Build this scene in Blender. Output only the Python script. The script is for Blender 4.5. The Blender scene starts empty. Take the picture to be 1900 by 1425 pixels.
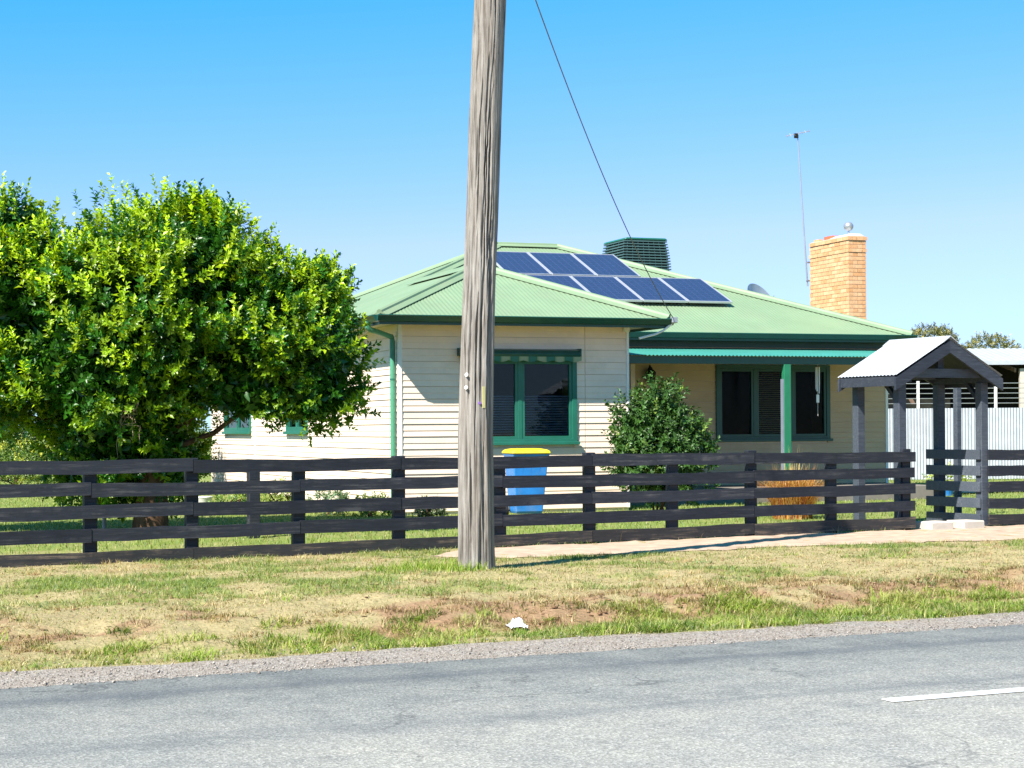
import bpy, math, random
import numpy as np
from mathutils import Matrix, Vector

random.seed(7)
RNG = np.random.default_rng(11)
S = bpy.context.scene
COL = S.collection
R = math.radians
PI = math.pi

# ---------------------------------------------------------------- camera, world, sun, exposure
cam_d = bpy.data.cameras.new("camera")
cam = bpy.data.objects.new("camera", cam_d)
COL.objects.link(cam)
cam_d.sensor_width = 36.0
cam_d.lens = 3400 / 1900 * 36.0
cam_d.shift_y = (795 - 712.5) / 1900
cam_d.clip_start = 0.1
cam_d.clip_end = 3000
cam.matrix_world = Matrix.Translation((0, 0, 1.5)) @ Matrix.Rotation(R(90), 4, 'X') @ Matrix.Rotation(-0.007, 4, 'Z')
S.camera = cam

SUN_EL, SUN_AZ = R(46.5), R(37.5)          # light travels towards (sin az, cos az) on the ground
world = bpy.data.worlds.new("World")
S.world = world
world.use_nodes = True
wn, wl = world.node_tree.nodes, world.node_tree.links
wn.clear()
sky = wn.new("ShaderNodeTexSky")
sky.sky_type = 'NISHITA'
sky.sun_disc = False
sky.sun_elevation = SUN_EL
sky.sun_rotation = PI + SUN_AZ
sky.air_density = 1.0
sky.dust_density = 0.0
sky.ozone_density = 10.0
sep = wn.new("ShaderNodeSeparateColor"); com = wn.new("ShaderNodeCombineColor")
wl.new(sky.outputs[0], sep.inputs[0])
chan = []
for k_, (gain, power) in enumerate(((2.85, 1.0), (2.29, 0.72), (1.75, 1.0))):   # the camera's vivid response to the blue of the sky
    pw = wn.new("ShaderNodeMath"); pw.operation = 'POWER'; pw.inputs[1].default_value = power
    mu = wn.new("ShaderNodeMath"); mu.operation = 'MULTIPLY'; mu.inputs[1].default_value = gain
    wl.new(sep.outputs[k_], pw.inputs[0]); wl.new(pw.outputs[0], mu.inputs[0])
    if k_ == 0:                                      # red starts late, so the high sky is a saturated blue
        mu.operation = 'MULTIPLY_ADD'; mu.inputs[2].default_value = -2.80
        fl_ = wn.new("ShaderNodeMath"); fl_.operation = 'MAXIMUM'; fl_.inputs[1].default_value = 0.3
        wl.new(mu.outputs[0], fl_.inputs[0]); mu = fl_
    chan.append(mu.outputs[0])
for k_ in (1, 0):                                    # the whitest sky still stays a little blue
    lim = wn.new("ShaderNodeMath"); lim.operation = 'MULTIPLY'; lim.inputs[1].default_value = (0.665, 0.97)[k_]
    mn = wn.new("ShaderNodeMath"); mn.operation = 'MINIMUM'
    wl.new(chan[k_ + 1], lim.inputs[0]); wl.new(lim.outputs[0], mn.inputs[0]); wl.new(chan[k_], mn.inputs[1]); chan[k_] = mn.outputs[0]
for k_ in range(3):
    wl.new(chan[k_], com.inputs[k_])
bg = wn.new("ShaderNodeBackground")
bg.inputs[1].default_value = 0.0504
wo = wn.new("ShaderNodeOutputWorld")
wl.new(com.outputs[0], bg.inputs[0])
wl.new(bg.outputs[0], wo.inputs[0])

sun_d = bpy.data.lights.new("sun", 'SUN')
sun_d.energy = 5.0
sun_d.angle = R(0.5)
sun_d.color = (1.0, 0.95, 0.87)
sun = bpy.data.objects.new("sun", sun_d)
COL.objects.link(sun)
ldir = Vector((math.sin(SUN_AZ) * math.cos(SUN_EL), math.cos(SUN_AZ) * math.cos(SUN_EL), -math.sin(SUN_EL)))
sun.rotation_euler = ldir.to_track_quat('-Z', 'Y').to_euler()
sun.location = (-10, -10, 30)

S.view_settings.view_transform = 'Standard'
S.view_settings.look = 'None'
S.view_settings.gamma = 1
S.view_settings.use_curve_mapping = False
S.view_settings.exposure = 1.15
S.cycles.max_bounces = 8
S.cycles.transparent_max_bounces = 16

# ---------------------------------------------------------------- helpers: noise, frames, meshes
def _h(ix, iy, seed):
    n = (ix.astype(np.int64) * 374761393 + iy.astype(np.int64) * 668265263 + seed * 974711) & 0xffffffff
    n = ((n ^ (n >> 13)) * 1274126177) & 0xffffffff
    return ((n ^ (n >> 16)) & 0xffff) / 65535.0

def vnoise(x, y, seed=0):
    x = np.asarray(x, float); y = np.asarray(y, float)
    ix, iy = np.floor(x), np.floor(y)
    fx, fy = x - ix, y - iy
    fx = fx * fx * (3 - 2 * fx); fy = fy * fy * (3 - 2 * fy)
    a, b = _h(ix, iy, seed), _h(ix + 1, iy, seed)
    c, d = _h(ix, iy + 1, seed), _h(ix + 1, iy + 1, seed)
    return (a * (1 - fx) + b * fx) * (1 - fy) + (c * (1 - fx) + d * fx) * fy

def fbm(x, y, seed=0, octv=4):
    s, a, t = 0, 0.5, 0
    for k in range(octv):
        s = s + a * vnoise(np.asarray(x) * 2 ** k, np.asarray(y) * 2 ** k, seed + k * 17)
        t += a; a *= 0.5
    return s / t

def sstep(a, b, x):
    t = np.clip((np.asarray(x, float) - a) / (b - a), 0, 1)
    return t * t * (3 - 2 * t)

RA = R(24.0)                                # the road runs 24 degrees off the picture plane
CA, SA = math.cos(RA), math.sin(RA)
def uvw(u, v):                              # road frame to world
    return u * CA - v * SA, u * SA + v * CA
def to_uv(x, y):
    return x * CA + y * SA, -x * SA + y * CA

GV = [-700, 0, 3, 10.9, 11.0, 12.0, 12.9, 13.4, 14.0, 14.6, 16, 18, 20, 22, 26, 33, 40, 80, 800]
GZ = [-.3, -.05, -.05, -.05, -.012, -.03, -.12, -.10, .015, .04, .04, .045, .05, .08, .10, .12, .15, .2, .6]
def gz(u, v):
    z = np.interp(v, GV, GZ)
    w = sstep(11.9, 12.6, v) * (1 - sstep(16, 19, v))
    z = z + w * 0.14 * (fbm(np.asarray(u) * .9, np.asarray(v) * 1.3, 5) - .5) + w * .09 * (fbm(np.asarray(u) * 2.6, np.asarray(v) * 3.2, 55, 3) - .5)
    z = z + sstep(11.9, 13, v) * 0.03 * (fbm(np.asarray(u) * 7, np.asarray(v) * 7, 9, 3) - .5)
    return z
def gzw(x, y):
    u, v = to_uv(x, y)
    return float(gz(np.array([u]), np.array([v]))[0])

FA = math.atan2(0.46034545, 0.88773986)     # the paling-board fence line
F0 = np.array([-5.444, 19.6])
FX = np.array([math.cos(FA), math.sin(FA)]); FY = np.array([-math.sin(FA), math.cos(FA)])
def fw(s, o, z=0):
    p = F0 + s * FX + o * FY
    return Vector((p[0], p[1], z))

HA = R(20.0)
HC = Vector((-1.8157, 29.68, 0.0))
HX = Vector((math.cos(HA), math.sin(HA), 0)); HY = Vector((-math.sin(HA), math.cos(HA), 0))
def hw(x, y, z=0):
    return HC + HX * x + HY * y + Vector((0, 0, z))

class MB:
    """collects vertices and faces for one mesh"""
    def __init__(s):
        s.v = []; s.f = []
    def add(s, vs, fs):
        n = len(s.v)
        s.v.extend([tuple(p) for p in vs])
        s.f.extend([tuple(i + n for i in f) for f in fs])
        return s
    def box(s, x0, x1, y0, y1, z0, z1, M=None):
        vs = [Vector((x, y, z)) for z in (z0, z1) for y in (y0, y1) for x in (x0, x1)]
        if M is not None:
            vs = [M @ p for p in vs]
        return s.add(vs, [(0, 2, 3, 1), (4, 5, 7, 6), (0, 1, 5, 4), (2, 6, 7, 3), (0, 4, 6, 2), (1, 3, 7, 5)])
    def beam(s, a, b, w, h, up=(0, 0, 1)):
        a, b = Vector(a), Vector(b)
        d = (b - a); L = d.length; d.normalize()
        side = d.cross(Vector(up)).normalized(); u = side.cross(d).normalized()
        M = Matrix((( side.x, d.x, u.x, a.x), (side.y, d.y, u.y, a.y), (side.z, d.z, u.z, a.z), (0, 0, 0, 1)))
        return s.box(-w / 2, w / 2, 0, L, -h / 2, h / 2, M)
    def tube(s, pts, rad, n=8, cap=True):
        pts = [Vector(p) for p in pts]
        if not hasattr(rad, '__len__'):
            rad = [rad] * len(pts)
        base = len(s.v); ref = Vector((0.31, 0.17, 0.93))
        for i, p in enumerate(pts):
            d = (pts[min(i + 1, len(pts) - 1)] - pts[max(i - 1, 0)]).normalized()
            if abs(d.dot(ref)) > .95:
                ref = Vector((0.9, 0.3, 0.1))
            a = d.cross(ref).normalized(); b = d.cross(a)
            for k in range(n):
                t = 2 * PI * k / n
                s.v.append(tuple(p + (a * math.cos(t) + b * math.sin(t)) * rad[i]))
        for i in range(len(pts) - 1):
            for k in range(n):
                k2 = (k + 1) % n
                s.f.append((base + i * n + k, base + i * n + k2, base + (i + 1) * n + k2, base + (i + 1) * n + k))
        if cap:
            s.f.append(tuple(base + k for k in range(n)))
            s.f.append(tuple(base + (len(pts) - 1) * n + k for k in reversed(range(n))))
        return s
    def lathe(s, prof, n=20, c=(0, 0, 0), cap=True):
        base = len(s.v)
        for r, z in prof:
            for k in range(n):
                t = 2 * PI * k / n
                s.v.append((c[0] + r * math.cos(t), c[1] + r * math.sin(t), c[2] + z))
        for i in range(len(prof) - 1):
            for k in range(n):
                k2 = (k + 1) % n
                s.f.append((base + i * n + k, base + i * n + k2, base + (i + 1) * n + k2, base + (i + 1) * n + k))
        if cap:
            s.f.append(tuple(base + k for k in reversed(range(n))))
            s.f.append(tuple(base + (len(prof) - 1) * n + k for k in range(n)))
        return s
    def extrude(s, prof, a, b, xax, zax):
        """closed profile of (x, z) pairs along axes xax, zax swept from a to b"""
        a, b, xax, zax = Vector(a), Vector(b), Vector(xax), Vector(zax)
        n = len(prof); base = len(s.v)
        for p in (a, b):
            for x, z in prof:
                s.v.append(tuple(p + xax * x + zax * z))
        for k in range(n):
            k2 = (k + 1) % n
            s.f.append((base + k, base + k2, base + n + k2, base + n + k))
        s.f.append(tuple(base + k for k in reversed(range(n))))
        s.f.append(tuple(base + n + k for k in range(n)))
        return s
    def mesh(s, name, m, smooth=False):
        me = bpy.data.meshes.new(name)
        me.from_pydata(s.v, [], s.f)
        me.materials.append(m)
        me.validate()
        import bmesh
        b = bmesh.new(); b.from_mesh(me)
        bmesh.ops.recalc_face_normals(b, faces=b.faces[:])
        b.to_mesh(me); b.free()
        if smooth:
            me.polygons.foreach_set("use_smooth", [True] * len(me.polygons))
            try:
                me.set_sharp_from_angle(angle=R(40))
            except Exception:
                pass
        return me

def link(name, me, parent=None, loc=None, rot=None):
    o = bpy.data.objects.new(name, me)
    COL.objects.link(o)
    if parent is not None:
        o.parent = parent
    if loc is not None:
        o.location = loc
    if rot is not None:
        o.rotation_euler = rot
    return o

def part(name, mb, m, parent=None, smooth=False, bevel=0.0, loc=None, rot=None):
    o = link(name, mb.mesh(name, m, smooth), parent, loc, rot)
    if bevel:
        b = o.modifiers.new("edge", 'BEVEL'); b.width = bevel; b.segments = 1; b.limit_method = 'ANGLE'
    return o

def tag(o, label=None, cat=None, group=None, kind=None):
    if label: o["label"] = label
    if cat: o["category"] = cat
    if group: o["group"] = group
    if kind: o["kind"] = kind
    return o

def thing(name, label, cat, loc=(0, 0, 0), rz=0.0, group=None):
    o = bpy.data.objects.new(name, None)
    COL.objects.link(o)
    o.empty_display_size = 0.2
    o.location = loc; o.rotation_euler = (0, 0, rz)
    return tag(o, label, cat, group)

def np_mesh(name, V, F, m, col=None, smooth=False, nrm=None):
    """V (n,3), F (k,3 or 4) numpy; col (n,3) point colours"""
    me = bpy.data.meshes.new(name)
    V = np.asarray(V, np.float32); F = np.asarray(F, np.int32)
    k = F.shape[1]
    me.vertices.add(len(V)); me.vertices.foreach_set("co", V.ravel())
    me.loops.add(F.size); me.loops.foreach_set("vertex_index", F.ravel())
    me.polygons.add(len(F))
    me.polygons.foreach_set("loop_start", np.arange(0, F.size, k, dtype=np.int32))
    me.update(calc_edges=True)
    if col is not None:
        a = me.color_attributes.new("col", 'FLOAT_COLOR', 'POINT')
        c = np.ones((len(V), 4), np.float32); c[:, :3] = col
        a.data.foreach_set("color", c.ravel())
    me.materials.append(m)
    if smooth:
        me.polygons.foreach_set("use_smooth", np.ones(len(F), bool))
    return me

# ---------------------------------------------------------------- materials
class NT:
    def __init__(s, name):
        s.m = bpy.data.materials.new(name); s.m.use_nodes = True
        s.t = s.m.node_tree; s.n = s.t.nodes; s.l = s.t.links
        s.n.clear()
        s.out = s.n.new("ShaderNodeOutputMaterial")
    def add(s, typ, **kw):
        nd = s.n.new("ShaderNode" + typ)
        for k, v in kw.items():
            setattr(nd, k, v)
        return nd
    def lk(s, a, b):
        s.l.new(a, b)
    def coords(s, stretch=(1, 1, 1), rand=True):
        tc = s.add("TexCoord"); mp = s.add("Mapping")
        mp.inputs[3].default_value = stretch
        s.lk(tc.outputs["Object"], mp.inputs[0])
        if not rand:
            return mp.outputs[0]
        oi = s.add("ObjectInfo"); mu = s.add("Math", operation='MULTIPLY'); mu.inputs[1].default_value = 57.3
        s.lk(oi.outputs["Random"], mu.inputs[0])
        ad = s.add("VectorMath", operation='ADD')
        s.lk(mp.outputs[0], ad.inputs[0]); s.lk(mu.outputs[0], ad.inputs[1])
        return ad.outputs[0]
    def noise(s, vec, scale, detail=4, rough=.6, w=None):
        nz = s.add("TexNoise"); nz.inputs["Scale"].default_value = scale
        nz.inputs["Detail"].default_value = detail; nz.inputs["Roughness"].default_value = rough
        s.lk(vec, nz.inputs["Vector"])
        return nz.outputs["Fac"]
    def ramp(s, fac, stops):
        r = s.add("ValToRGB"); e = r.color_ramp.elements
        while len(e) < len(stops): e.new(0.5)
        for el, (p, c) in zip(e, stops):
            el.position = p; el.color = (c[0], c[1], c[2], 1) if hasattr(c, '__len__') else (c, c, c, 1)
        s.lk(fac, r.inputs[0])
        return r.outputs[0]
    def mix(s, fac, a, b, blend='MIX'):
        m = s.add("Mix", data_type='RGBA', blend_type=blend)
        for sock, v in ((0, fac), (6, a), (7, b)):
            if isinstance(v, bpy.types.NodeSocket): s.lk(v, m.inputs[sock])
            elif hasattr(v, '__len__'): m.inputs[sock].default_value = (v[0], v[1], v[2], 1)
            else: m.inputs[sock].default_value = v
        return m.outputs[2]
    def bump(s, h, strength, dist=.01):
        b = s.add("Bump"); b.inputs["Strength"].default_value = strength; b.inputs["Distance"].default_value = dist
        s.lk(h, b.inputs["Height"])
        return b.outputs[0]
    def principled(s, color, rough=.6, spec=.3, metal=0, normal=None):
        p = s.add("BsdfPrincipled")
        if isinstance(color, bpy.types.NodeSocket): s.lk(color, p.inputs["Base Color"])
        else: p.inputs["Base Color"].default_value = (*color, 1)
        if isinstance(rough, bpy.types.NodeSocket): s.lk(rough, p.inputs["Roughness"])
        else: p.inputs["Roughness"].default_value = rough
        p.inputs["Specular IOR Level"].default_value = spec
        p.inputs["Metallic"].default_value = metal
        if normal is not None: s.lk(normal, p.inputs["Normal"])
        s.lk(p.outputs[0], s.out.inputs[0])
        return p

def mat(name, c, rough=.6, spec=.3, var=.12, scale=6, bump=.15, bscale=60, stretch=(1, 1, 1), metal=0, dirt=None, dirt_amt=.4, dirt_scale=2.0):
    t = NT(name)
    v = t.coords(stretch)
    f = t.noise(v, scale, 5)
    lo = [x * (1 - var * 1.6) for x in c]; hi = [min(1, x * (1 + var)) for x in c]
    col = t.ramp(f, [(.3, lo), (.7, hi)])
    if dirt is not None:
        d = t.noise(v, dirt_scale, 6, .7)
        k = t.ramp(d, [(.5, 0), (.75, dirt_amt)])
        col = t.mix(k, col, dirt)
    nrm = t.bump(t.noise(v, bscale, 3), bump, .004) if bump else None
    t.principled(col, rough, spec, metal, nrm)
    return t.m

def attr_leaf(name, rough=.4, spec=.4, trans=.35):
    t = NT(name)
    a = t.add("Attribute", attribute_name="col")
    p = t.principled(a.outputs["Color"], rough, spec)
    tr = t.add("BsdfTranslucent")
    g = t.mix(1.0, a.outputs["Color"], (1.25, 1.25, .55), 'MULTIPLY')
    t.lk(g, tr.inputs[0])
    mx = t.add("MixShader"); mx.inputs[0].default_value = trans
    t.lk(p.outputs[0], mx.inputs[1]); t.lk(tr.outputs[0], mx.inputs[2])
    t.lk(mx.outputs[0], t.out.inputs[0])
    return t.m

def m_asphalt():
    t = NT("asphalt"); v = t.coords(rand=False)
    sp = t.add("SeparateXYZ"); t.lk(v, sp.inputs[0])
    vo = t.add("TexVoronoi"); vo.inputs["Scale"].default_value = 85; t.lk(v, vo.inputs["Vector"])
    agg = t.ramp(vo.outputs["Color"], [(.1, (.13, .126, .115)), (.55, (.29, .278, .25)), (.92, (.59, .565, .505))])
    fine = t.noise(v, 34, 4, .75)
    agg = t.mix(.5, agg, t.ramp(fine, [(.3, (.205, .198, .182)), (.7, (.385, .37, .335))]))
    st = t.add("Mapping"); st.inputs[3].default_value = (.12, 1.6, 1); t.lk(v, st.inputs[0])
    band = t.noise(st.outputs[0], 1.3, 6, .65)
    # worn wheel tracks, darker where the bitumen has come up
    def track(c, w):
        s_ = t.add("Math", operation='SUBTRACT'); s_.inputs[1].default_value = c; t.lk(sp.outputs[1], s_.inputs[0])
        a_ = t.add("Math", operation='ABSOLUTE'); t.lk(s_.outputs[0], a_.inputs[0])
        m_ = t.add("MapRange"); m_.inputs[1].default_value = w; m_.inputs[2].default_value = 0
        t.lk(a_.outputs[0], m_.inputs[0]); return m_.outputs[0]
    ad = t.add("Math", operation='MAXIMUM'); t.lk(track(10.35, .45), ad.inputs[0]); t.lk(track(8.75, .3), ad.inputs[1])
    mu = t.add("Math", operation='MULTIPLY'); t.lk(ad.outputs[0], mu.inputs[0])
    t.lk(t.ramp(band, [(.38, 0), (.62, 1)]), mu.inputs[1])
    k = t.add("Math", operation='MULTIPLY'); k.inputs[1].default_value = .55; t.lk(mu.outputs[0], k.inputs[0])
    col = t.mix(k.outputs[0], agg, (.10, .11, .125))
    dv = t.add("VectorMath", operation='ADD'); wn_ = t.add("TexNoise"); wn_.inputs["Scale"].default_value = 1.7; wn_.inputs["Detail"].default_value = 5
    t.lk(v, wn_.inputs["Vector"]); t.lk(v, dv.inputs[0]); t.lk(wn_.outputs["Color"], dv.inputs[1])
    ck = t.add("TexVoronoi", feature='DISTANCE_TO_EDGE'); ck.inputs["Scale"].default_value = .55; t.lk(dv.outputs[0], ck.inputs["Vector"])
    cm = t.add("Math", operation='MULTIPLY'); t.lk(t.ramp(ck.outputs["Distance"], [(.0, .5), (.010, 0)]), cm.inputs[0]); t.lk(t.ramp(t.noise(v, .8, 3), [(.47, 0), (.58, 1)]), cm.inputs[1])
    col = t.mix(cm.outputs[0], col, (.06, .06, .062))
    pat = t.noise(v, 2.6, 6, .7)
    col = t.mix(1.0, col, t.ramp(pat, [(.32, (.80, .81, .83)), (.5, (1, 1, 1)), (.7, (1.1, 1.09, 1.06))]), 'MULTIPLY')
    big = t.noise(v, .9, 5, .6)
    col = t.mix(1.0, col, t.ramp(big, [(.3, (.86, .88, .9)), (.7, (1.08, 1.07, 1.05))]), 'MULTIPLY')
    h = t.add("Math", operation='ADD'); t.lk(vo.outputs["Distance"], h.inputs[0]); t.lk(fine, h.inputs[1])
    t.principled(col, .8, .25, 0, t.bump(h.outputs[0], .5, .006))
    return t.m

def m_ground():
    t = NT("earth_and_thatch"); v = t.coords(rand=False)
    a = t.add("Attribute", attribute_name="col")
    n1 = t.noise(v, 35, 6, .75); n2 = t.noise(v, 7, 5, .7)
    c = t.mix(1.0, a.outputs["Color"], t.ramp(n1, [(.3, (.62, .6, .56)), (.7, (1.3, 1.27, 1.2))]), 'MULTIPLY')
    c = t.mix(1.0, c, t.ramp(n2, [(.3, (.8, .84, .8)), (.7, (1.12, 1.1, 1.08))]), 'MULTIPLY')
    t.principled(c, .95, .1, 0, t.bump(n1, .8, .02))
    return t.m

def m_gravel():
    t = NT("gravel"); v = t.coords(rand=False)
    vo = t.add("TexVoronoi"); vo.inputs["Scale"].default_value = 75; t.lk(v, vo.inputs["Vector"])
    col = t.ramp(vo.outputs["Color"], [(.1, (.12, .10, .085)), (.5, (.29, .255, .22)), (.95, (.50, .45, .40))])
    big = t.noise(v, 2.5, 5)
    col = t.mix(t.ramp(big, [(.4, 0), (.7, .5)]), col, (.30, .24, .19))
    t.principled(col, .9, .15, 0, t.bump(vo.outputs["Distance"], .8, .012))
    return t.m

def m_glass(name, tint=(.55, .6, .62), ior=1.5, rough=.02):
    t = NT(name)
    tr = t.add("BsdfTransparent"); tr.inputs[0].default_value = (*tint, 1)
    gl = t.add("BsdfGlossy"); gl.inputs[0].default_value = (.9, .95, 1, 1); gl.inputs[1].default_value = rough
    fr = t.add("Fresnel"); fr.inputs[0].default_value = ior
    mx = t.add("MixShader"); t.lk(fr.outputs[0], mx.inputs[0])
    t.lk(tr.outputs[0], mx.inputs[1]); t.lk(gl.outputs[0], mx.inputs[2]); t.lk(mx.outputs[0], t.out.inputs[0])
    return t.m

def m_polewood():
    t = NT("weathered_hardwood"); v = t.coords((1, 1, .045), rand=False)
    n1 = t.noise(v, 28, 7, .7); n2 = t.noise(v, 9, 5, .65)
    c = t.ramp(n1, [(.30, (.075, .064, .053)), (.42, (.185, .163, .14)), (.56, (.28, .257, .228)), (.74, (.385, .362, .33))])
    c = t.mix(t.ramp(n2, [(.50, 0), (.74, .4)]), c, (.23, .175, .125))
    n3 = t.noise(t.coords((1, 1, .022), rand=False), 46, 3, .5)
    c = t.mix(t.ramp(n3, [(.33, .92), (.385, 0)]), c, (.045, .034, .026))
    w = t.coords((1, 1, 1), rand=False)
    b = t.noise(w, 1.1, 4)
    c = t.mix(t.ramp(b, [(.45, 0), (.7, .4)]), c, (.40, .38, .35))
    t.principled(c, .9, .12, 0, t.bump(n1, .9, .02))
    return t.m

def m_darkwood(name, base, pale, amt=.35):
    t = NT(name); v = t.coords((.6, 6, 6)); w = t.coords((1, 1, 1))
    n = t.noise(v, 9, 6, .7); b = t.noise(w, 3.0, 6, .7)
    c = t.ramp(n, [(.3, [x * .62 for x in base]), (.7, [x * 1.3 for x in base])])
    st = t.noise(t.coords((.5, 14, 14)), 2.2, 6, .75)
    k = t.add("Math", operation='MULTIPLY'); t.lk(t.ramp(b, [(.42, 0), (.62, 1)]), k.inputs[0]); t.lk(t.ramp(st, [(.5, 0), (.62, amt)]), k.inputs[1])
    c = t.mix(k.outputs[0], c, pale)
    oi = t.add("ObjectInfo")
    c = t.mix(1.0, c, t.ramp(oi.outputs["Random"], [(0, (.78, .78, .8)), (.5, (1.0, .98, .95)), (1, (1.3, 1.25, 1.2))]), 'MULTIPLY')
    t.principled(c, t.ramp(b, [(.3, .5), (.7, .75)]), .3, 0, t.bump(n, .5, .004))
    return t.m

M = {}
M['asphalt'] = m_asphalt()
M['ground'] = m_ground()
M['gravel'] = m_gravel()
M['line'] = mat("road_paint", (.8, .8, .78), .6, .3, .08, 30, .3, 120, dirt=(.30, .30, .29), dirt_amt=.85, dirt_scale=14)
M['dirt'] = mat("bare_dirt", (.48, .345, .255), .95, .1, .18, 4, .6, 50, dirt=(.36, .30, .18), dirt_amt=.5, dirt_scale=3)
M['concrete'] = mat("pale_concrete", (.52, .47, .40), .85, .2, .1, 8, .3, 70, dirt=(.3, .26, .2), dirt_amt=.4)
M['cream'] = mat("cream_cladding_paint", (.84, .665, .53), .5, .3, .03, 3, .05, 60, dirt=(.5, .43, .33), dirt_amt=.3)
M['creamcore'] = mat("cream_wall_backing", (.62, .55, .46), .6, .3, .03)
M['tan'] = mat("warm_shade_cladding", (.54, .375, .22), .55, .3, .08, 2, .05, 60, dirt=(.33, .25, .17), dirt_amt=.4, dirt_scale=1)  # cream boards with the verandah's warm shade put into their colour
M['floor'] = mat("grey_verandah_slab", (.20, .175, .15), .85, .2, .15, 3)
M['slate'] = mat("slate_paint", (.17, .21, .25), .5, .3, .08)
M['pipe'] = mat("pale_green_pipe", (.075, .27, .165), .4, .4, .06)
M['white'] = mat("white_paint", (.78, .76, .72), .5, .3, .03, 5, .05)
M['green'] = mat("dark_green_paint", (.010, .070, .056), .35, .45, .10, 5, .05)
M['greenmid'] = mat("green_frame_paint", (.019, .14, .096), .38, .4, .08, 5, .05)
M['postgreen'] = mat("bright_green_paint", (.016, .165, .08), .4, .4, .08)
M['teal'] = mat("teal_roof_sheet", (.045, .22, .18), .4, .4, .08, 3, .05)
M['roof'] = mat("pale_green_roof_sheet", (.20, .285, .168), .5, .35, .06, 1.3, .04, 40, dirt=(.235, .27, .17), dirt_amt=.55, dirt_scale=1.1)
M['rail'] = m_darkwood("black_stained_timber", (.0165, .0195, .028), (.13, .13, .13), .45)
M['railpale'] = m_darkwood("charcoal_painted_timber", (.031, .038, .054), (.15, .16, .18), .3)
M['pole'] = m_polewood()
M['postpale'] = m_darkwood("slate_painted_timber", (.062, .076, .098), (.20, .21, .23), .3)
M['railworn'] = m_darkwood("mud_splashed_timber", (.026, .026, .028), (.22, .17, .125), .75)
M['zinc'] = mat("galvanised_sheet", (.44, .465, .50), .45, .4, .08, 4, .05, metal=.15)
M['steel'] = mat("grey_steel", (.42, .43, .45), .4, .5, .1, metal=.6)
M['alu'] = mat("anodised_frame", (.62, .62, .66), .35, .5, .04, metal=.5)
M['dark'] = mat("dark_void", (.015, .014, .014), .9, .05)
M['coolergreen'] = mat("cooler_green_plastic", (.055, .115, .112), .5, .4, .1)
M['room'] = mat("room_lining", (.05, .055, .08), .9, .1)
M['blind'] = mat("venetian_slat", (.55, .53, .51), .6, .3, .05)
M['blindcream'] = mat("cream_venetian_slat", (.72, .68, .50), .6, .3, .05)
M['glass'] = m_glass("window_glass", (.62, .66, .72), 1.32)
M['screen'] = m_glass("screened_glass", (.62, .62, .60), 1.14, .12)
M['brick'] = None
M['mortar'] = mat("lime_mortar", (.50, .43, .34), .95, .1, .1)
M['blue'] = mat("blue_plastic", (.02, .20, .58), .45, .4, .12, 3, .05, dirt=(.16, .24, .38), dirt_amt=.5, dirt_scale=4)
M['yellow'] = mat("yellow_plastic", (.78, .58, .02), .45, .4, .1, 3, .05, dirt=(.5, .42, .2), dirt_amt=.4, dirt_scale=5)
M['black'] = mat("black_rubber", (.012, .012, .013), .6, .3)
M['bark'] = mat("brown_bark", (.095, .055, .033), .9, .1, .35, 10, .8, 30, (1, 1, .3))
M['gumbark'] = mat("pale_gum_bark", (.42, .36, .29), .85, .1, .25, 3, .4)
M['terracotta'] = mat("terracotta", (.45, .14, .07), .7, .2)
M['paper'] = mat("white_litter", (.66, .68, .74), .5, .3, .05)
M['wire'] = mat("grey_cable", (.16, .17, .19), .6, .3)
M['soffit'] = mat("cream_soffit", (.66, .58, .46), .7, .2)
M['boards'] = mat("verandah_boards", (.17, .10, .06), .6, .3, .2, 4)
M['leaf'] = attr_leaf("leaf", .36, .45, .30)
M['glossleaf'] = attr_leaf("glossy_leaf", .42, .4, .2)
M['grass'] = attr_leaf("grass_blade", .6, .2, .35)
M['dry'] = attr_leaf("dry_grass_blade", .7, .15, .25)
def m_brick():
    t = NT("cream_orange_brick"); v = t.coords()
    oi = t.add("ObjectInfo")
    c = t.ramp(oi.outputs["Random"], [(0, (.58, .30, .14)), (.35, (.64, .37, .195)), (.7, (.69, .43, .25)), (1, (.60, .33, .165))])
    c = t.mix(1, c, t.ramp(t.noise(v, 18, 5, .7), [(.3, (.78, .76, .74)), (.7, (1.15, 1.14, 1.12))]), 'MULTIPLY')
    t.principled(c, .85, .15, 0, t.bump(t.noise(v, 70, 3), .4, .004)); return t.m
M['brick'] = m_brick()
def m_cells():
    t = NT("solar_cell"); v = t.coords((1, 1, 1))
    c = t.ramp(t.noise(v, 40, 2), [(.3, (.020, .026, .075)), (.7, (.032, .046, .12))])
    t.principled(c, .18, .5); return t.m
M['cell'] = m_cells()
M['busbar'] = mat("cell_backing", (.075, .10, .23), .2, .5, .04)

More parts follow.
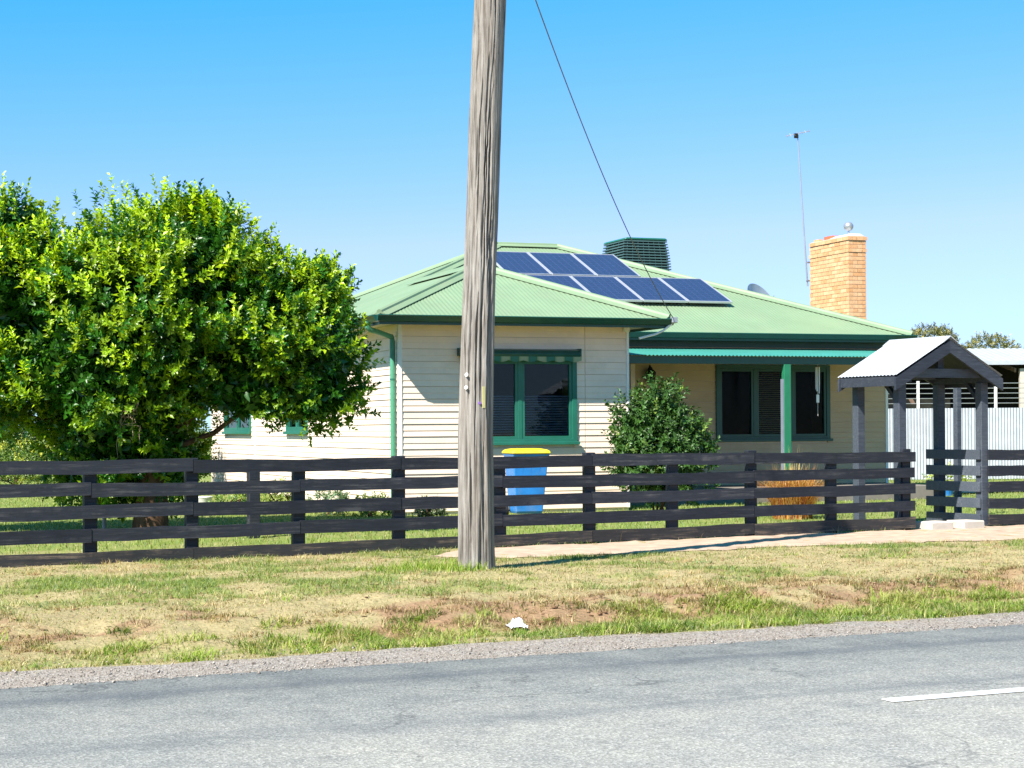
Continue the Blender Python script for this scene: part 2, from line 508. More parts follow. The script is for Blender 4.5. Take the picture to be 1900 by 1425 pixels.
# ---------------------------------------------------------------- ground, road, shoulder, path
def masks(u, v):
    """how green, how bare; shared by the ground colour and the grass"""
    n1 = fbm(u * .55, v * .9, 21); n2 = fbm(u * 1.9, v * 2.6, 33); n3 = fbm(u * .3, v * .5, 41); n4 = fbm(u * 5, v * 6.5, 47, 3)
    right = sstep(2.5, 9, u)
    ditch = sstep(11.9, 12.3, v) * (1 - sstep(13.2, 13.9, v))
    green = ditch * (.25 + .65 * right) * sstep(.32, .6, n2)
    green = green + .55 * sstep(.51, .66, .5 * n1 + .5 * n2) * sstep(13.7, 15, v)
    green = green + .42 * sstep(16.0, 17, v) * (1 - sstep(18.3, 18.9, v)) * sstep(.40, .58, .5 * n3 + .5 * n2)
    green = green + .75 * sstep(21.0, 22.5, v)
    green = green * (.45 + 1.3 * n4) + .12 * n4
    bank = sstep(12.9, 13.3, v) * (1 - sstep(14.2, 15.1, v))
    soil = bank * sstep(.47, .59, n2 * .5 + n4 * .3 + n1 * .2 + .01 + .07 * right) + .7 * sstep(.60, .70, .6 * n2 + .4 * n4) * sstep(14, 15, v) * (1 - sstep(20.6, 21.5, v))
    strip = sstep(11.85, 12.05, v) * (1 - sstep(12.1, 12.5, v)); green = np.maximum(green, strip * (.25 + .6 * right) * (.4 + n2))
    return np.clip(green, 0, 1), np.clip(soil, 0, 1)

C_SOIL = np.array([.32, .205, .13]); C_STRAW = np.array([.40, .325, .19]); C_GRN = np.array([.19, .25, .06])
def grid_strip(us, vs, zf):
    U, V = np.meshgrid(us, vs, indexing='ij')
    Z = zf(U, V)
    P = np.stack([U, V, Z], -1).reshape(-1, 3)
    nu, nv = len(us), len(vs)
    i = np.arange(nu - 1)[:, None] * nv + np.arange(nv - 1)[None, :]
    F = np.stack([i, i + nv, i + nv + 1, i + 1], -1).reshape(-1, 4)
    return P, F, U.ravel(), V.ravel()

us = np.concatenate([np.linspace(-900, -30, 12)[:-1], np.linspace(-30, -4, 30)[:-1], np.arange(-4, 26, .09), np.linspace(26, 60, 30), np.linspace(80, 900, 10)])
vs = np.concatenate([np.linspace(-600, -2, 8), np.array([2.4, 8, 10.9, 11.0]), np.arange(11.1, 22.5, .08), np.linspace(22.6, 46, 90), np.linspace(50, 120, 12), np.linspace(200, 1400, 8)])
P, F, U, V = grid_strip(us, vs, gz)
g_, s_ = masks(U, V)
gc = C_STRAW * (1 - g_[:, None]) + C_GRN * g_[:, None]
gc = gc * (1 - s_[:, None]) + C_SOIL * s_[:, None]
me = np_mesh("ground", P, F, M['ground'], gc, True)
ground = tag(link("ground", me, rot=(0, 0, RA)), kind="structure")

# road: a slab with a ragged sealed edge
us = np.concatenate([np.linspace(-600, -6, 40)[:-1], np.arange(-6, 24, .12), np.linspace(24, 700, 50)])
edge = 11.02 + .10 * (fbm(us * .8, us * 0, 3) - .5) + .05 * (fbm(us * 4, us * 0, 6) - .5)
mb = MB()
rows = []
for v0 in (2.6, 7.0, None):
    rows.append([(u, e if v0 is None else v0, 0.0) for u, e in zip(us, edge)])
rows.append([(u, e + .015, -.05) for u, e in zip(us, edge)])
Vv = np.array(rows).reshape(-1, 3); n = len(us)
Ff = [(r * n + i, r * n + i + 1, (r + 1) * n + i + 1, (r + 1) * n + i) for r in range(3) for i in range(n - 1)]
road = tag(link("road", np_mesh("road", Vv, Ff, M['asphalt']), rot=(0, 0, RA)), kind="structure")
u0, v0 = to_uv(2.03, 9.983)
for k in (-1, 0, 1, 2):
    a = u0 + k * 12.0
    d = MB().box(0, 3.2, -.055, .055, .004, .008)
    o = part("lane_marking", d, M['line'], road, loc=(a, v0 - .01, 0))

us = np.arange(-14, 40, .12)
outer = 11.93 + .5 * (fbm(us * 1.0, us * 0 + 2, 8) - .5) + .16 * (fbm(us * 5, us * 0 + 7, 9) - .5)
cols_v = np.linspace(0, 1, 8)
Vv = []
for u, e in zip(us, outer):
    for t_ in cols_v:
        vv = 10.8 + (e - 10.8) * t_
        Vv.append((u, vv, float(np.interp(vv, [10.8, 11.0, 12.0, 13], [-.006, -.003, -.022, -.1])) ))
Vv = np.array(Vv); k = len(cols_v)
Vv[:, 2] = np.maximum(Vv[:, 2], np.where(Vv[:, 1] > 11.05, gz(Vv[:, 0], Vv[:, 1]) + .006, -1))
Ff = [(i * k + j, (i + 1) * k + j, (i + 1) * k + j + 1, i * k + j + 1) for i in range(len(us) - 1) for j in range(k - 1)]
tag(link("gravel_shoulder", np_mesh("gravel_shoulder", Vv, Ff, M['gravel'], None, True), rot=(0, 0, RA)), kind="structure")

# trodden dirt path in front of the fence
us = np.arange(7.0, 34, .12)
fade = sstep(7.0, 8.6, us)
lo = 18.75 + .35 * (fbm(us * .7, us * 0 + 4, 51) - .5) + .22 * (fbm(us * 3.5, us * 0, 52) - .5) + (1 - fade) * .7 - .15 * sstep(12, 16, us)
hi = 20.72 + (us - 4) * .062 + .3 * (fbm(us * 1.2, us * 0 + 4, 53) - .5) - (1 - fade) * 1.4 - .62
hi = np.maximum(hi, lo + .05)
Vv = []
for u, a, b in zip(us, lo, hi):
    for t_ in np.linspace(0, 1, 8):
        Vv.append((u, a + (b - a) * t_, 0))
Vv = np.array(Vv)
Vv[:, 2] = gz(Vv[:, 0], Vv[:, 1]) + .008
Ff = [(i * 8 + j, (i + 1) * 8 + j, (i + 1) * 8 + j + 1, i * 8 + j + 1) for i in range(len(us) - 1) for j in range(7)]
tag(link("dirt_path", np_mesh("dirt_path", Vv, Ff, M['dirt'], None, True), rot=(0, 0, RA)), kind="structure")
PATH_U, PATH_LO, PATH_HI = us, lo, hi

# concrete path in the yard behind the gate
Vv = []
a, b = Vector((7.2, 36.2, 0)), Vector((14.5, 39.4, 0))
for t_ in np.linspace(0, 1, 30):
    p = a.lerp(b, t_)
    for o_ in (0, .35, .7, 1.1):
        Vv.append((p.x - .4 * o_, p.y + .92 * o_, gzw(p.x - .4 * o_, p.y + .92 * o_) + .03))
Ff = [(i * 4 + j, (i + 1) * 4 + j, (i + 1) * 4 + j + 1, i * 4 + j + 1) for i in range(29) for j in range(3)]
tag(link("concrete_path", np_mesh("concrete_path", np.array(Vv), Ff, M['concrete'])), kind="structure")

# ---------------------------------------------------------------- corrugated sheet helper
def corrugated(mb, O, Ud, Sd, us, low, high, amp=.004, pitch=.076, rows=1):
    O, Ud, Sd = Vector(O), Vector(Ud).normalized(), Vector(Sd).normalized()
    N = Ud.cross(Sd).normalized()
    if N.z < 0: N = -N
    base = len(mb.v)
    for u, a, b in zip(us, low, high):
        off = N * (amp * math.sin(2 * PI * u / pitch))
        for k in range(rows + 1):
            mb.v.append(tuple(O + Ud * u + Sd * (a + (b - a) * k / rows) + off))
    for i in range(len(us) - 1):
        if high[i] - low[i] < 1e-4 and high[i + 1] - low[i + 1] < 1e-4:
            continue
        for k in range(rows):
            q = base + i * (rows + 1) + k
            mb.f.append((q, q + rows + 1, q + rows + 2, q + 1))

# ---------------------------------------------------------------- the house
W = 4.03; YW = 3.8; XE = 11.4; YB = 13.2; Y2 = 16.2; ZB = .15; ZT = 3.21
T = .405; EZ = 3.315; Y0 = 3.3; RR = 5.2; XR = 11.7; RX = 6.1
house = thing("house", "cream weatherboard house with pale green hipped roof behind the black board fence", "house", HC, HA)

def wall_core(mb, axis, c0, c1, length, holes, z0=ZB - .1, z1=ZT, start=0.0):
    xs = sorted(set([start, length] + [h[0] for h in holes] + [h[1] for h in holes]))
    zs = sorted(set([z0, z1] + [h[2] for h in holes] + [h[3] for h in holes]))
    for i in range(len(xs) - 1):
        for j in range(len(zs) - 1):
            xm, zm = (xs[i] + xs[i + 1]) / 2, (zs[j] + zs[j + 1]) / 2
            if any(h[0] < xm < h[1] and h[2] < zm < h[3] for h in holes):
                continue
            if axis == 'x': mb.box(xs[i], xs[i + 1], c0, c1, zs[j], zs[j + 1])
            else: mb.box(c0, c1, xs[i], xs[i + 1], zs[j], zs[j + 1])

BH = .204
_bm = {}
def board_mesh(L, matl='cream'):
    key = (round(L, 3), matl)
    if key not in _bm:
        h = BH / 2
        prof = [(-.004, .006), (.021, .006), (.021, .012), (.007, h - .001), (.017, h), (.017, h + .006), (.006, 2 * h - .001), (-.004, 2 * h - .001)]
        mb = MB().extrude([(-x, z) for x, z in prof], (0, 0, 0), (L, 0, 0), (0, 1, 0), (0, 0, 1))
        _bm[key] = mb.mesh("board", M[matl])
    return _bm[key]

def clad(wall, origin, rz, length, holes, splits=(), start=0.0, matl='cream'):
    """lapped boards as separate pieces; origin is the wall's left end seen from outside"""
    nrow = int(round((ZT - ZB) / BH))
    for r in range(nrow):
        z = ZB + r * BH
        segs = [(start, length)]
        for h in holes:
            if z + BH > h[2] + .03 and z < h[3] - .03:
                segs = [q for a, b in segs for q in ((a, min(b, h[0])), (max(a, h[1]), b)) if q[1] - q[0] > .02]
        for sp in splits:
            sp, gp_ = sp
            segs = [q for a, b in segs for q in (((a, sp - gp_), (sp + gp_, b)) if a < sp < b else ((a, b),))]
        for a, b in segs:
            d = Vector((math.cos(rz), math.sin(rz), 0)) * a
            link("board", board_mesh(b - a, matl), wall, (origin[0] + d.x, origin[1] + d.y, z), (0, 0, rz))

FW_H = [(1.09, 3.04, 1.29, 2.66)]
mb = MB(); wall_core(mb, 'x', .005, .12, W, FW_H); front_wall = part("wall", mb, M['creamcore'], house)
clad(front_wall, (.02, 0), 0, W - .04, [(h[0] - .02, h[1] - .02, h[2], h[3]) for h in FW_H], splits=((3.22, .004),))
SIDE_H = [(6.25, 7.95, 1.5, 2.6), (11.5, 14.4, 1.5, 2.6)]
mb = MB(); wall_core(mb, 'y', .005, .12, Y2, SIDE_H, start=.13); side_wall = part("wall", mb, M['creamcore'], house)
# on the side wall the boards run from the far end towards the front corner
clad(side_wall, (0, Y2), -PI / 2, Y2 - .02, [(Y2 - h[1], Y2 - h[0], h[2], h[3]) for h in SIDE_H], splits=((Y2 - 11.1, .03), (Y2 - 4.2, .003)))
REC_H = [(7.6, 10.03, 1.29, 2.70)]
mb = MB(); wall_core(mb, 'x', YW + .005, YW + .12, XE, REC_H, start=W + .12); rec_wall = part("wall", mb, M['creamcore'], house)
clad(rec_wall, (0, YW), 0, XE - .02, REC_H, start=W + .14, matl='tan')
mb = MB()
wall_core(mb, 'y', W - .005 - .12, W - .005, YW + 1.0, [], start=.125)
wall_core(mb, 'y', XE - .12, XE, YB, [], start=YW + .125)
wall_core(mb, 'x', YB - .12, YB, XE - .125, [], start=.125)
wall_core(mb, 'x', Y2, Y2 + .1, 6.0, [], start=0)
wall_core(mb, 'y', 5.9, 6.0, Y2 - .01, [], start=YB + .01)
part("wall", mb, M['creamcore'], house)
# upper strip of wall between the verandah roof and the main eave
for (a, b, c, d) in ((-.03, .035, -.03, .035), (W - .035, W + .012, -.03, .035), (XE - .04, XE + .02, YW - .03, YW + .03)):
    part("corner_board", MB().box(a, b, c, d, ZB, ZT + .02), M['white'], house, bevel=.004)
part("cover_strip", MB().box(-.028, .0, 11.07, 11.13, ZB, ZT), M['white'], house)
# dark room lining so that the windows look into rooms
mb = MB()
mb.box(.2, 3.85, 2.6, 2.65, .2, 3.1); mb.box(.2, 3.85, .2, 2.6, .2, .25)
mb.box(W + .2, XE - .2, 6.5, 6.55, .2, 3.1); mb.box(W + .2, XE - .2, YW + .2, 6.5, .2, .25)
mb.box(1.8, 1.85, 5.2, 15.8, .2, 3.1)
part("room_lining", mb, M['room'], house)

# roof planes
st = .076 / 4
def lin(n0, n1): return np.arange(n0, n1 + st * .5, st)
roof = None
cs = 1 / math.cos(math.atan(T))
def plane(us, low, high, O, Ud, Sh, slope):
    Sd = Vector((Sh[0], Sh[1], slope)); c = Sd.length
    high = np.maximum(high, low)
    mb = MB(); corrugated(mb, O, Ud, Sd, us, np.asarray(low) * c, np.asarray(high) * c)
    return part("roof", mb, M['roof'], house, smooth=True)
u = lin(0, 12.2); x = u - .5
plane(u, np.clip(4.53 - x, 0, None) * (x < 4.53), np.minimum.reduce([x + .5, (11.7 - x) * RR / 5.6, np.full_like(x, RR)]), (-.5, Y0, EZ), (1, 0, 0), (0, 1), T)
u = lin(0, 14.3); y = u - .6
plane(u, u * 0, np.minimum.reduce([y + .6, 13.7 - y, np.maximum(2.515, np.minimum(y - Y0, RR))]), (-.5, -.6, EZ), (0, 1, 0), (1, 0), T)
u = lin(0, 5.03); x = u - .5
plane(u, u * 0, np.minimum(x + .5, 4.53 - x), (-.5, -.6, EZ), (1, 0, 0), (0, 1), T)
u = lin(0, 6.415); y = u - .6
plane(u, np.clip(y - Y0, 0, None), np.minimum(y + .6, 2.515), (4.53, -.6, EZ), (0, 1, 0), (-1, 0), T)
u = lin(0, 10.4); y = u + Y0
plane(u, u * 0, np.minimum(y - Y0, 13.7 - y) * 5.6 / RR, (XR, Y0, EZ), (0, 1, 0), (-1, 0), T * RR / 5.6)
u = lin(0, 12.2); x = u - .5
plane(u, u * 0, np.minimum.reduce([x + .5, (11.7 - x) * RR / 5.6, np.full_like(x, RR)]), (-.5, 13.7, EZ), (1, 0, 0), (0, -1), T)
u = lin(0, 6.6)
plane(u, u * 0, u * 0 + 3.3, (-.4, 16.6, 2.75), (1, 0, 0), (0, -1), .14)

ZRG = EZ + T * RR; ZWR = EZ + T * 2.515
def cap(a, b, w=.14):
    a, b = Vector(a), Vector(b)
    d = (b - a).normalized(); side = Vector((d.y, -d.x, 0)).normalized(); up = side.cross(d)
    if up.z < 0: up = -up
    pr = [(-w, -.035), (-.05, .012), (-.04, .045), (0, .062), (.04, .045), (.05, .012), (w, -.035), (w, -.045), (0, 0), (-w, -.045)]
    part("ridge_cap", MB().extrude(pr, a, b, side, up), M['roof'], house)
e = .025
cap((-.5, -.6, EZ + e), (2.015, 1.915, ZWR + e)); cap((4.53, -.6, EZ + e), (2.015, 1.915, ZWR + e))
cap((2.015, 1.9, ZWR + e), (2.015, 5.85, ZWR + e)); cap((2.015, 5.815, ZWR + e), (4.7, 8.5, ZRG + e))
cap((4.65, 8.5, ZRG + e), (6.15, 8.5, ZRG + e)); cap((11.7, 3.3, EZ + e), (6.1, 8.5, ZRG + e))
cap((-.5, 13.7, EZ + e), (4.7, 8.5, ZRG + e)); cap((11.7, 13.7, EZ + e), (6.1, 8.5, ZRG + e))
# gutters: ogee face leaning back under its lip
GP = [(0, 0), (.115, .0), (.125, -.012), (.112, -.02), (.06, -.10), (.0, -.11)]
def gutter(a, b, out):
    part("gutter", MB().extrude(GP, a, b, out, (0, 0, 1)), M['green'], house)
gutter((-.5 - .05, -.6, EZ), (4.53 + .05, -.6, EZ), (0, -1, 0))
gutter((-.5, -.6, EZ - .001), (-.5, 13.7, EZ - .001), (-1, 0, 0))
gutter((4.53, -.6, EZ - .001), (4.53, 3.25, EZ - .001), (1, 0, 0))
gutter((4.66, Y0, EZ), (XR + .05, Y0, EZ), (0, -1, 0))
gutter((XR, Y0, EZ - .001), (XR, 13.7, EZ - .001), (1, 0, 0))
mb = MB()
for a in ((-.5, 4.53, -.585, -.55), (4.67, XR, Y0 + .015, Y0 + .05)):
    mb.box(a[0], a[1], a[2], a[3], EZ - .15, EZ - .03)
for a in ((-.485, -.45, -.55, 13.7), (4.48, 4.515, -.55, Y0), (XR - .05, XR - .015, Y0 + .05, 13.7)):
    mb.box(a[0], a[1], a[2], a[3], EZ - .15, EZ - .03)
part("fascia", mb, M['green'], house)
mb = MB()
mb.box(-.45, 4.48, -.55, -.005, ZT, ZT + .012); mb.box(-.45, -.005, .0, 13.65, ZT, ZT + .012); mb.box(W, 4.48, .0, YW - .01, ZT, ZT + .012)
mb.box(4.68, XR - .05, Y0 + .05, YW - .003, ZT, ZT + .012); mb.box(XE + .003, XR - .05, YW, 13.6, ZT, ZT + .012)
part("soffit", mb, M['soffit'], house)

# verandah
VY, VZ = 1.55, 2.80
u = lin(0, XE - W - .02)
mb = MB(); corrugated(mb, (W + .02, VY, VZ), (1, 0, 0), (0, 1, .105), u, u * 0, u * 0 + (YW - VY) * math.hypot(1, .105) - .01, amp=.011)
ver = part("verandah_roof", mb, M['teal'], house, smooth=True)
part("verandah_beam", MB().box(W + .02, XE, VY + .08, VY + .15, VZ - .145, VZ - .012), M['green'], house)
part("verandah_floor", MB().box(W + .02, XE - .3, VY - .1, YW - .01, .08, .36), M['floor'], house)
mb = MB().box(W + .03, XE - .03, YW - .03, YW - .025, VZ + .26, ZT)
part("frieze_board", mb, M['green'], house)
for px_ in (7.95,):
    p = part("verandah_post", MB().box(px_ - .065, px_ + .075, VY + .06, VY + .17, .36, VZ - .15), M['postgreen'], house, bevel=.006)
    part("side_board", MB().box(px_ - .092, px_ - .067, VY + .07, VY + .16, .36, VZ - .42), M['slate'], p)

# windows
def frame(mb, x0, x1, z0, z1, t, y0, y1):
    mb.box(x0, x0 + t, y0, y1, z0, z1); mb.box(x1 - t, x1, y0, y1, z0, z1)
    mb.box(x0 + t, x1 - t, y0, y1, z0, z0 + t); mb.box(x0 + t, x1 - t, y0, y1, z1 - t, z1)
def window(x0, x1, z0, z1, panes, matl, blind, P0, rz, blindm='blind', depth=.05, tilt=.6, glass='glass'):
    """panes: x limits of the panes; built facing -y at P0 (house frame) turned by rz"""
    w = MB(); frame(w, x0, x1, z0, z1, .085, -depth, .06)
    for a, b in zip(panes[:-1], panes[1:]):
        w.box(a[1] , b[0], -depth + .01, .055, z0 + .085, z1 - .085)
    wo_ = part("window", w, M[matl], house, loc=P0, rot=(0, 0, rz), bevel=.004)
    part("sill", MB().box(x0 - .03, x1 + .03, -depth - .05, -depth + .0, z0 - .015, z0 + .035), M[matl], wo_, bevel=.004)
    for i, (a, b) in enumerate(panes):
        sa = MB(); frame(sa, a + .002, b - .002, z0 + .087, z1 - .087, .045, -depth + .018, .03)
        part("sash", sa, M[matl], wo_)
        part("pane", MB().box(a + .045, b - .045, .005, .009, z0 + .13, z1 - .13), M[glass], wo_)
        if blind[i]:
            bl = MB(); z = z0 + .12
            while z < (z1 - .1 if blindm != 'blind' else z0 + .80):  # eave shade put into the shape: front slats end at the shadow's edge
                bl.box(a + .02, b - .02, -.018, .018, -.0015, .0015, Matrix.Translation((0, .055, z)) @ Matrix.Rotation(tilt, 4, 'X'))
                z += .042
            o = part("blind", bl, M[blindm], wo_); tag(o, kind="stuff")
    return wo_
fwin = window(1.05, 3.08, 1.24, 2.70, [(1.135, 2.03), (2.10, 2.995)], 'greenmid', [1, 1], (0, 0, 0), 0)
window(7.55, 10.08, 1.22, 2.72, [(7.635, 8.37), (8.44, 9.19), (9.26, 9.995)], 'green', [0, 1, 0], (0, YW, 0), 0, 'blindcream', glass='screen')
for a, b in ((Y2 - 7.95, Y2 - 6.25), (Y2 - 14.4, Y2 - 11.5)):
    m_ = (a + b) / 2
    window(a - .03, b + .03, 1.43, 2.66, [(a + .055, m_ - .03), (m_ + .03, b - .055)], 'greenmid', [0, 0], (0, Y2, 0), -PI / 2)
# awning over the front window: cassette, end brackets, scalloped valance
aw = part("awning", MB().extrude([(-.02, 0), (.16, -.03), (.2, -.09), (.18, -.14), (-.02, -.10)], (1.0, -.03, 2.82), (3.08, -.03, 2.82), (0, -1, 0), (0, 0, 1)), M['green'], house, bevel=.006)
for xx in (.99, 3.085):
    part("end_bracket", MB().box(xx - .012, xx + .012, -.22, -.02, 2.69, 2.82), M['green'], aw)
def valance():
    t = NT("striped_valance_cloth"); v = t.coords(rand=False)
    wv = t.add("TexWave"); wv.inputs["Scale"].default_value = .985; wv.bands_direction = 'X'; t.lk(v, wv.inputs["Vector"])
    t.principled(t.ramp(wv.outputs["Fac"], [(.4, (.05, .16, .12)), (.55, (.22, .26, .11)), (.8, (.27, .31, .20))]), .8, .1); return t.m
mb = MB(); n = 120
for i in range(n + 1):
    xx = 1.03 + (3.10 - 1.03) * i / n
    d = .075 + .03 * abs(math.sin(PI * (xx - 1.03) / .2587))
    for yy in (-.212, -.208):
        mb.v.append((xx, yy, 2.70)); mb.v.append((xx, yy + .004, 2.70 - d))
for i in range(n):
    q = i * 4
    mb.f += [(q, q + 4, q + 5, q + 1), (q + 2, q + 3, q + 7, q + 6), (q + 1, q + 5, q + 7, q + 3), (q, q + 2, q + 6, q + 4)]
part("valance", mb, valance(), aw)
# downpipe with its swan neck, on the side wall by the front corner
dp = MB().tube([(-.075, .14, .12), (-.075, .14, 2.92), (-.09, .13, 3.0), (-.40, -.02, 3.08), (-.50, -.06, 3.10), (-.55, -.08, 3.14), (-.55, -.08, 3.23)], .045, 12)
dpo = part("downpipe", dp, M['pipe'], house, smooth=True)
for zz in (.9, 2.3):
    part("pipe_clip", MB().lathe([(.05, 0), (.05, .025)], 12, (-.075, .14, zz)), M['greenmid'], dpo)
part("eave_light", MB().lathe([(.02, .0), (.05, .04), (.055, .1), (.03, .12)], 12, (-.30, 1.0, 3.09)), M['white'], house)
# service bracket at the right corner of the wing eave
br = MB().tube([(4.60, -.66, 3.34), (4.57, -.66, 3.25), (4.42, -.60, 3.12), (4.30, -.55, 3.06), (4.02, -.50, 2.99)], .02, 8)
part("service_bracket", br, M['white'], house, smooth=True)
part("junction_box", MB().box(4.52, 4.62, -.74, -.64, 3.24, 3.34), M['steel'], house, bevel=.01)
part("junction_box", MB().box(W - .10, W + .0, -.10, -.035, 3.12, 3.20), M['white'], house, bevel=.01)
# front door hidden behind the wing, its frame edge and the coach lamp beside it
dr = part("door", MB().box(4.25, 5.1, YW - .03, YW + .0, .42, 2.45), M['boards'], house)
part("door_frame", MB().box(5.73, 5.82, YW - .05, YW, .42, 2.72), M['cream'], house)
lm = MB().lathe([(.03, .30), (.035, .27), (.09, .22), (.11, .2), (.085, .02), (.04, -.02), (.015, -.05)], 6, (6.11, YW - .14, 2.36))
lm.tube([(6.11, YW - .02, 2.6), (6.11, YW - .1, 2.70), (6.11, YW - .14, 2.66)], .012, 6)
part("coach_lamp", lm, M['black'], house)

# chimney with its bricks
CX0, CX1, CY0, CY1, CZ0, CZ1 = 11.25, 11.67, 5.0, 6.64, .1, 5.47
chim = part("chimney", MB().box(CX0 + .012, CX1 - .012, CY0 + .012, CY1 - .012, CZ0, CZ1 + .01), M['mortar'], house)
CH = .0835
def brick_mesh(L, wd):
    return MB().box(0, L, 0, wd, 0, .073).mesh("brick", M['brick'])
b_full = brick_mesh(.222, .1); b_head = brick_mesh(.105, .1)
nc = int((CZ1 - 3.1) / CH)
hid = MB()
for c in range(nc):
    z = CZ1 - (c + 1) * CH
    out = .02 if c == 0 else (.012 if c == 3 else 0)
    # left face, x = CX0, bricks along y from the front corner
    y = CY0 - out; L = CY1 - CY0 + 2 * out
    off = .115 if c % 2 else 0
    segs = []; q = 0
    if off: segs.append((0, .105)); q = .117
    while q + .222 < L + .01: segs.append((q, .222)); q += .234
    if L - q > .05: segs.append((q, L - q))
    for a, l in segs:
        me_ = b_full if abs(l - .222) < 1e-3 else (b_head if abs(l - .105) < 1e-3 else brick_mesh(l, .1))
        link("brick", me_, chim, (CX0 - out + .1 - .1 + random.uniform(-.002, .002), y + a + l, z), (0, 0, -PI / 2))
        hid.box(CX1 + out - .1, CX1 + out, y + a, y + a + l, z, z + .073)
    # front face, y = CY0
    x0_, L = CX0 - out, CX1 - CX0 + 2 * out
    q = .102; segs = []
    if c % 2 == 0: segs.append((q, .105)); q += .117
    while q < L - .10:
        l = min(.222, L - .102 - q)
        if l > .03: segs.append((q, l))
        q += l + .012
    for a, l in segs:
        me_ = b_full if abs(l - .222) < 1e-3 else (b_head if abs(l - .105) < 1e-3 else brick_mesh(l, .1))
        link("brick", me_, chim, (x0_ + a, CY0 - out + random.uniform(-.002, .002), z))
        hid.box(x0_ + a, x0_ + a + l, CY1 + out - .1, CY1 + out, z, z + .073)
tag(part("brickwork", hid, M['brick'], chim), kind="stuff")
part("flaunching", MB().extrude([(-.2, 0), (.2, 0), (.1, .05), (-.1, .05)], (11.46, CY0 + .05, CZ1 + .008), (11.46, CY0 + .8, CZ1 + .008), (1, 0, 0), (0, 0, 1)), M['white'], chim)
part("loose_brick", MB().box(11.30, 11.52, 5.75, 6.1, CZ1 + .01, CZ1 + .085), M['terracotta'], chim)
part("loose_brick", MB().box(11.29, 11.40, 6.3, 6.52, CZ1 + .01, CZ1 + .06), M['brick'], chim)
cw = MB().lathe([(.02, 0), (.02, .09), (.05, .10), (.085, .13), (.105, .18), (.10, .22), (.07, .265), (.02, .285)], 16, (11.46, 5.35, CZ1 + .05))
part("flue_cowl", cw, M['steel'], chim, smooth=True)

# ---------------------------------------------------------------- things on the roof
def roof_frame(x, y, lift):
    th = math.atan(T)
    return Matrix.Translation(hw(x, y, EZ + T * (y - Y0) + lift)) @ Matrix.Rotation(HA, 4, 'Z') @ Matrix.Rotation(th, 4, 'X')
PW, PL_ = .97, 1.55
fr = MB(); frame(fr, 0, PW, 0, PL_, .022, -.04, 0)
# in panel frame x is across, y is up the slope
def swap(mb):
    mb.v = [(x, z, y) for x, y, z in mb.v]; return mb
fr_me = swap(fr).mesh("frame", M['alu'])
back_me = MB().box(.02, PW - .02, .02, PL_ - .02, -.012, -.008).mesh("cell_sheet", M['busbar'])
cell_mb = MB()
nx, ny = 6, 10
cwid, clen = (PW - .06) / nx, (PL_ - .06) / ny
for i in range(nx):
    for j in range(ny):
        cell_mb.box(.03 + i * cwid + .004, .03 + (i + 1) * cwid - .004, .03 + j * clen + .004, .03 + (j + 1) * clen - .004, -.0085, -.006)
cells_me = cell_mb.mesh("solar_cells", M['cell'])
rail_me = MB().box(0, PW + .02, .3, .34, -.085, -.04).box(0, PW + .02, 1.2, 1.24, -.085, -.04).mesh("mounting_rail", M['steel'])
rows_ = [(3.49 + .99 * i, 4.74, n_) for i, n_ in enumerate(("leftmost panel of the lower row of solar panels, half behind the pole", "second panel from the left in the lower row of solar panels",
        "middle panel of the lower row of five solar panels", "fourth panel from the left in the lower row of solar panels", "rightmost solar panel, at the end of the lower row nearest the chimney"))]
rows_ += [(4.12 + .99 * i, 6.24, n_) for i, n_ in enumerate(("upper row solar panel nearest the timber pole", "middle solar panel of the upper row of three", "upper row solar panel nearest the evaporative cooler"))]
for x_, y_, lab in rows_:
    o = thing("solar_panel", lab, "solar panel", group="blue solar panels on the green roof")
    o.matrix_world = roof_frame(x_, y_, .13)
    link("frame", fr_me, o); link("mounting_rail", rail_me, o)
    b_ = link("cell_sheet", back_me, o)
    c_ = link("solar_cells", cells_me, b_); c_["kind"] = "stuff"

# evaporative cooler: tapered cabinet with louvred faces
ev = thing("evaporative_cooler", "dark green louvred evaporative cooler box on the roof behind the solar panels", "cooler", hw(7.92, 8.45, 4.55), HA)
hx, hy, h0, h1 = .56, .66, .18, 1.02
def ring(k):                      # half sizes at height fraction
    s = 1.0 - .13 * k ** 2
    return hx * s, hy * s
mb = MB()
for k in range(9):
    t_ = k / 8; a, b = ring(t_)
    a -= .05; b -= .05
    mb.v += [(-a, -b, h0 + (h1 - h0) * t_), (a, -b, h0 + (h1 - h0) * t_), (a, b, h0 + (h1 - h0) * t_), (-a, b, h0 + (h1 - h0) * t_)]
for k in range(8):
    for j in range(4):
        q = k * 4; mb.f.append((q + j, q + (j + 1) % 4, q + 4 + (j + 1) % 4, q + 4 + j))
mb.f += [(3, 2, 1, 0), (32, 33, 34, 35)]
part("cabinet", mb, M['dark'], ev)
for k in range(14):
    t_ = .03 + .94 * k / 13; a, b = ring(t_); z = h0 + (h1 - h0) * t_
    s = MB()
    for (p, q) in (((-a, -b), (a, -b)), ((a, -b), (a, b)), ((a, b), (-a, b)), ((-a, b), (-a, -b))):
        s.beam((*p, z), (*q, z), .03, .026)
    part("louvre", s, M['coolergreen'], ev)
for i in range(8):
    for sx in (-1, 1):
        for ax in (0, 1):
            t_ = (i + .5) / 8 * 2 - 1
            pts = []
            for k in range(5):
                a, b = ring(k / 4); z = h0 + (h1 - h0) * k / 4
                pts.append((t_ * a, sx * (b - .012), z) if ax == 0 else (sx * (a - .012), t_ * b, z))
            if ax == 0 or i % 2 == 0:
                part("rib", MB().tube(pts, .011, 4), M['coolergreen'], ev)
a, b = ring(1)
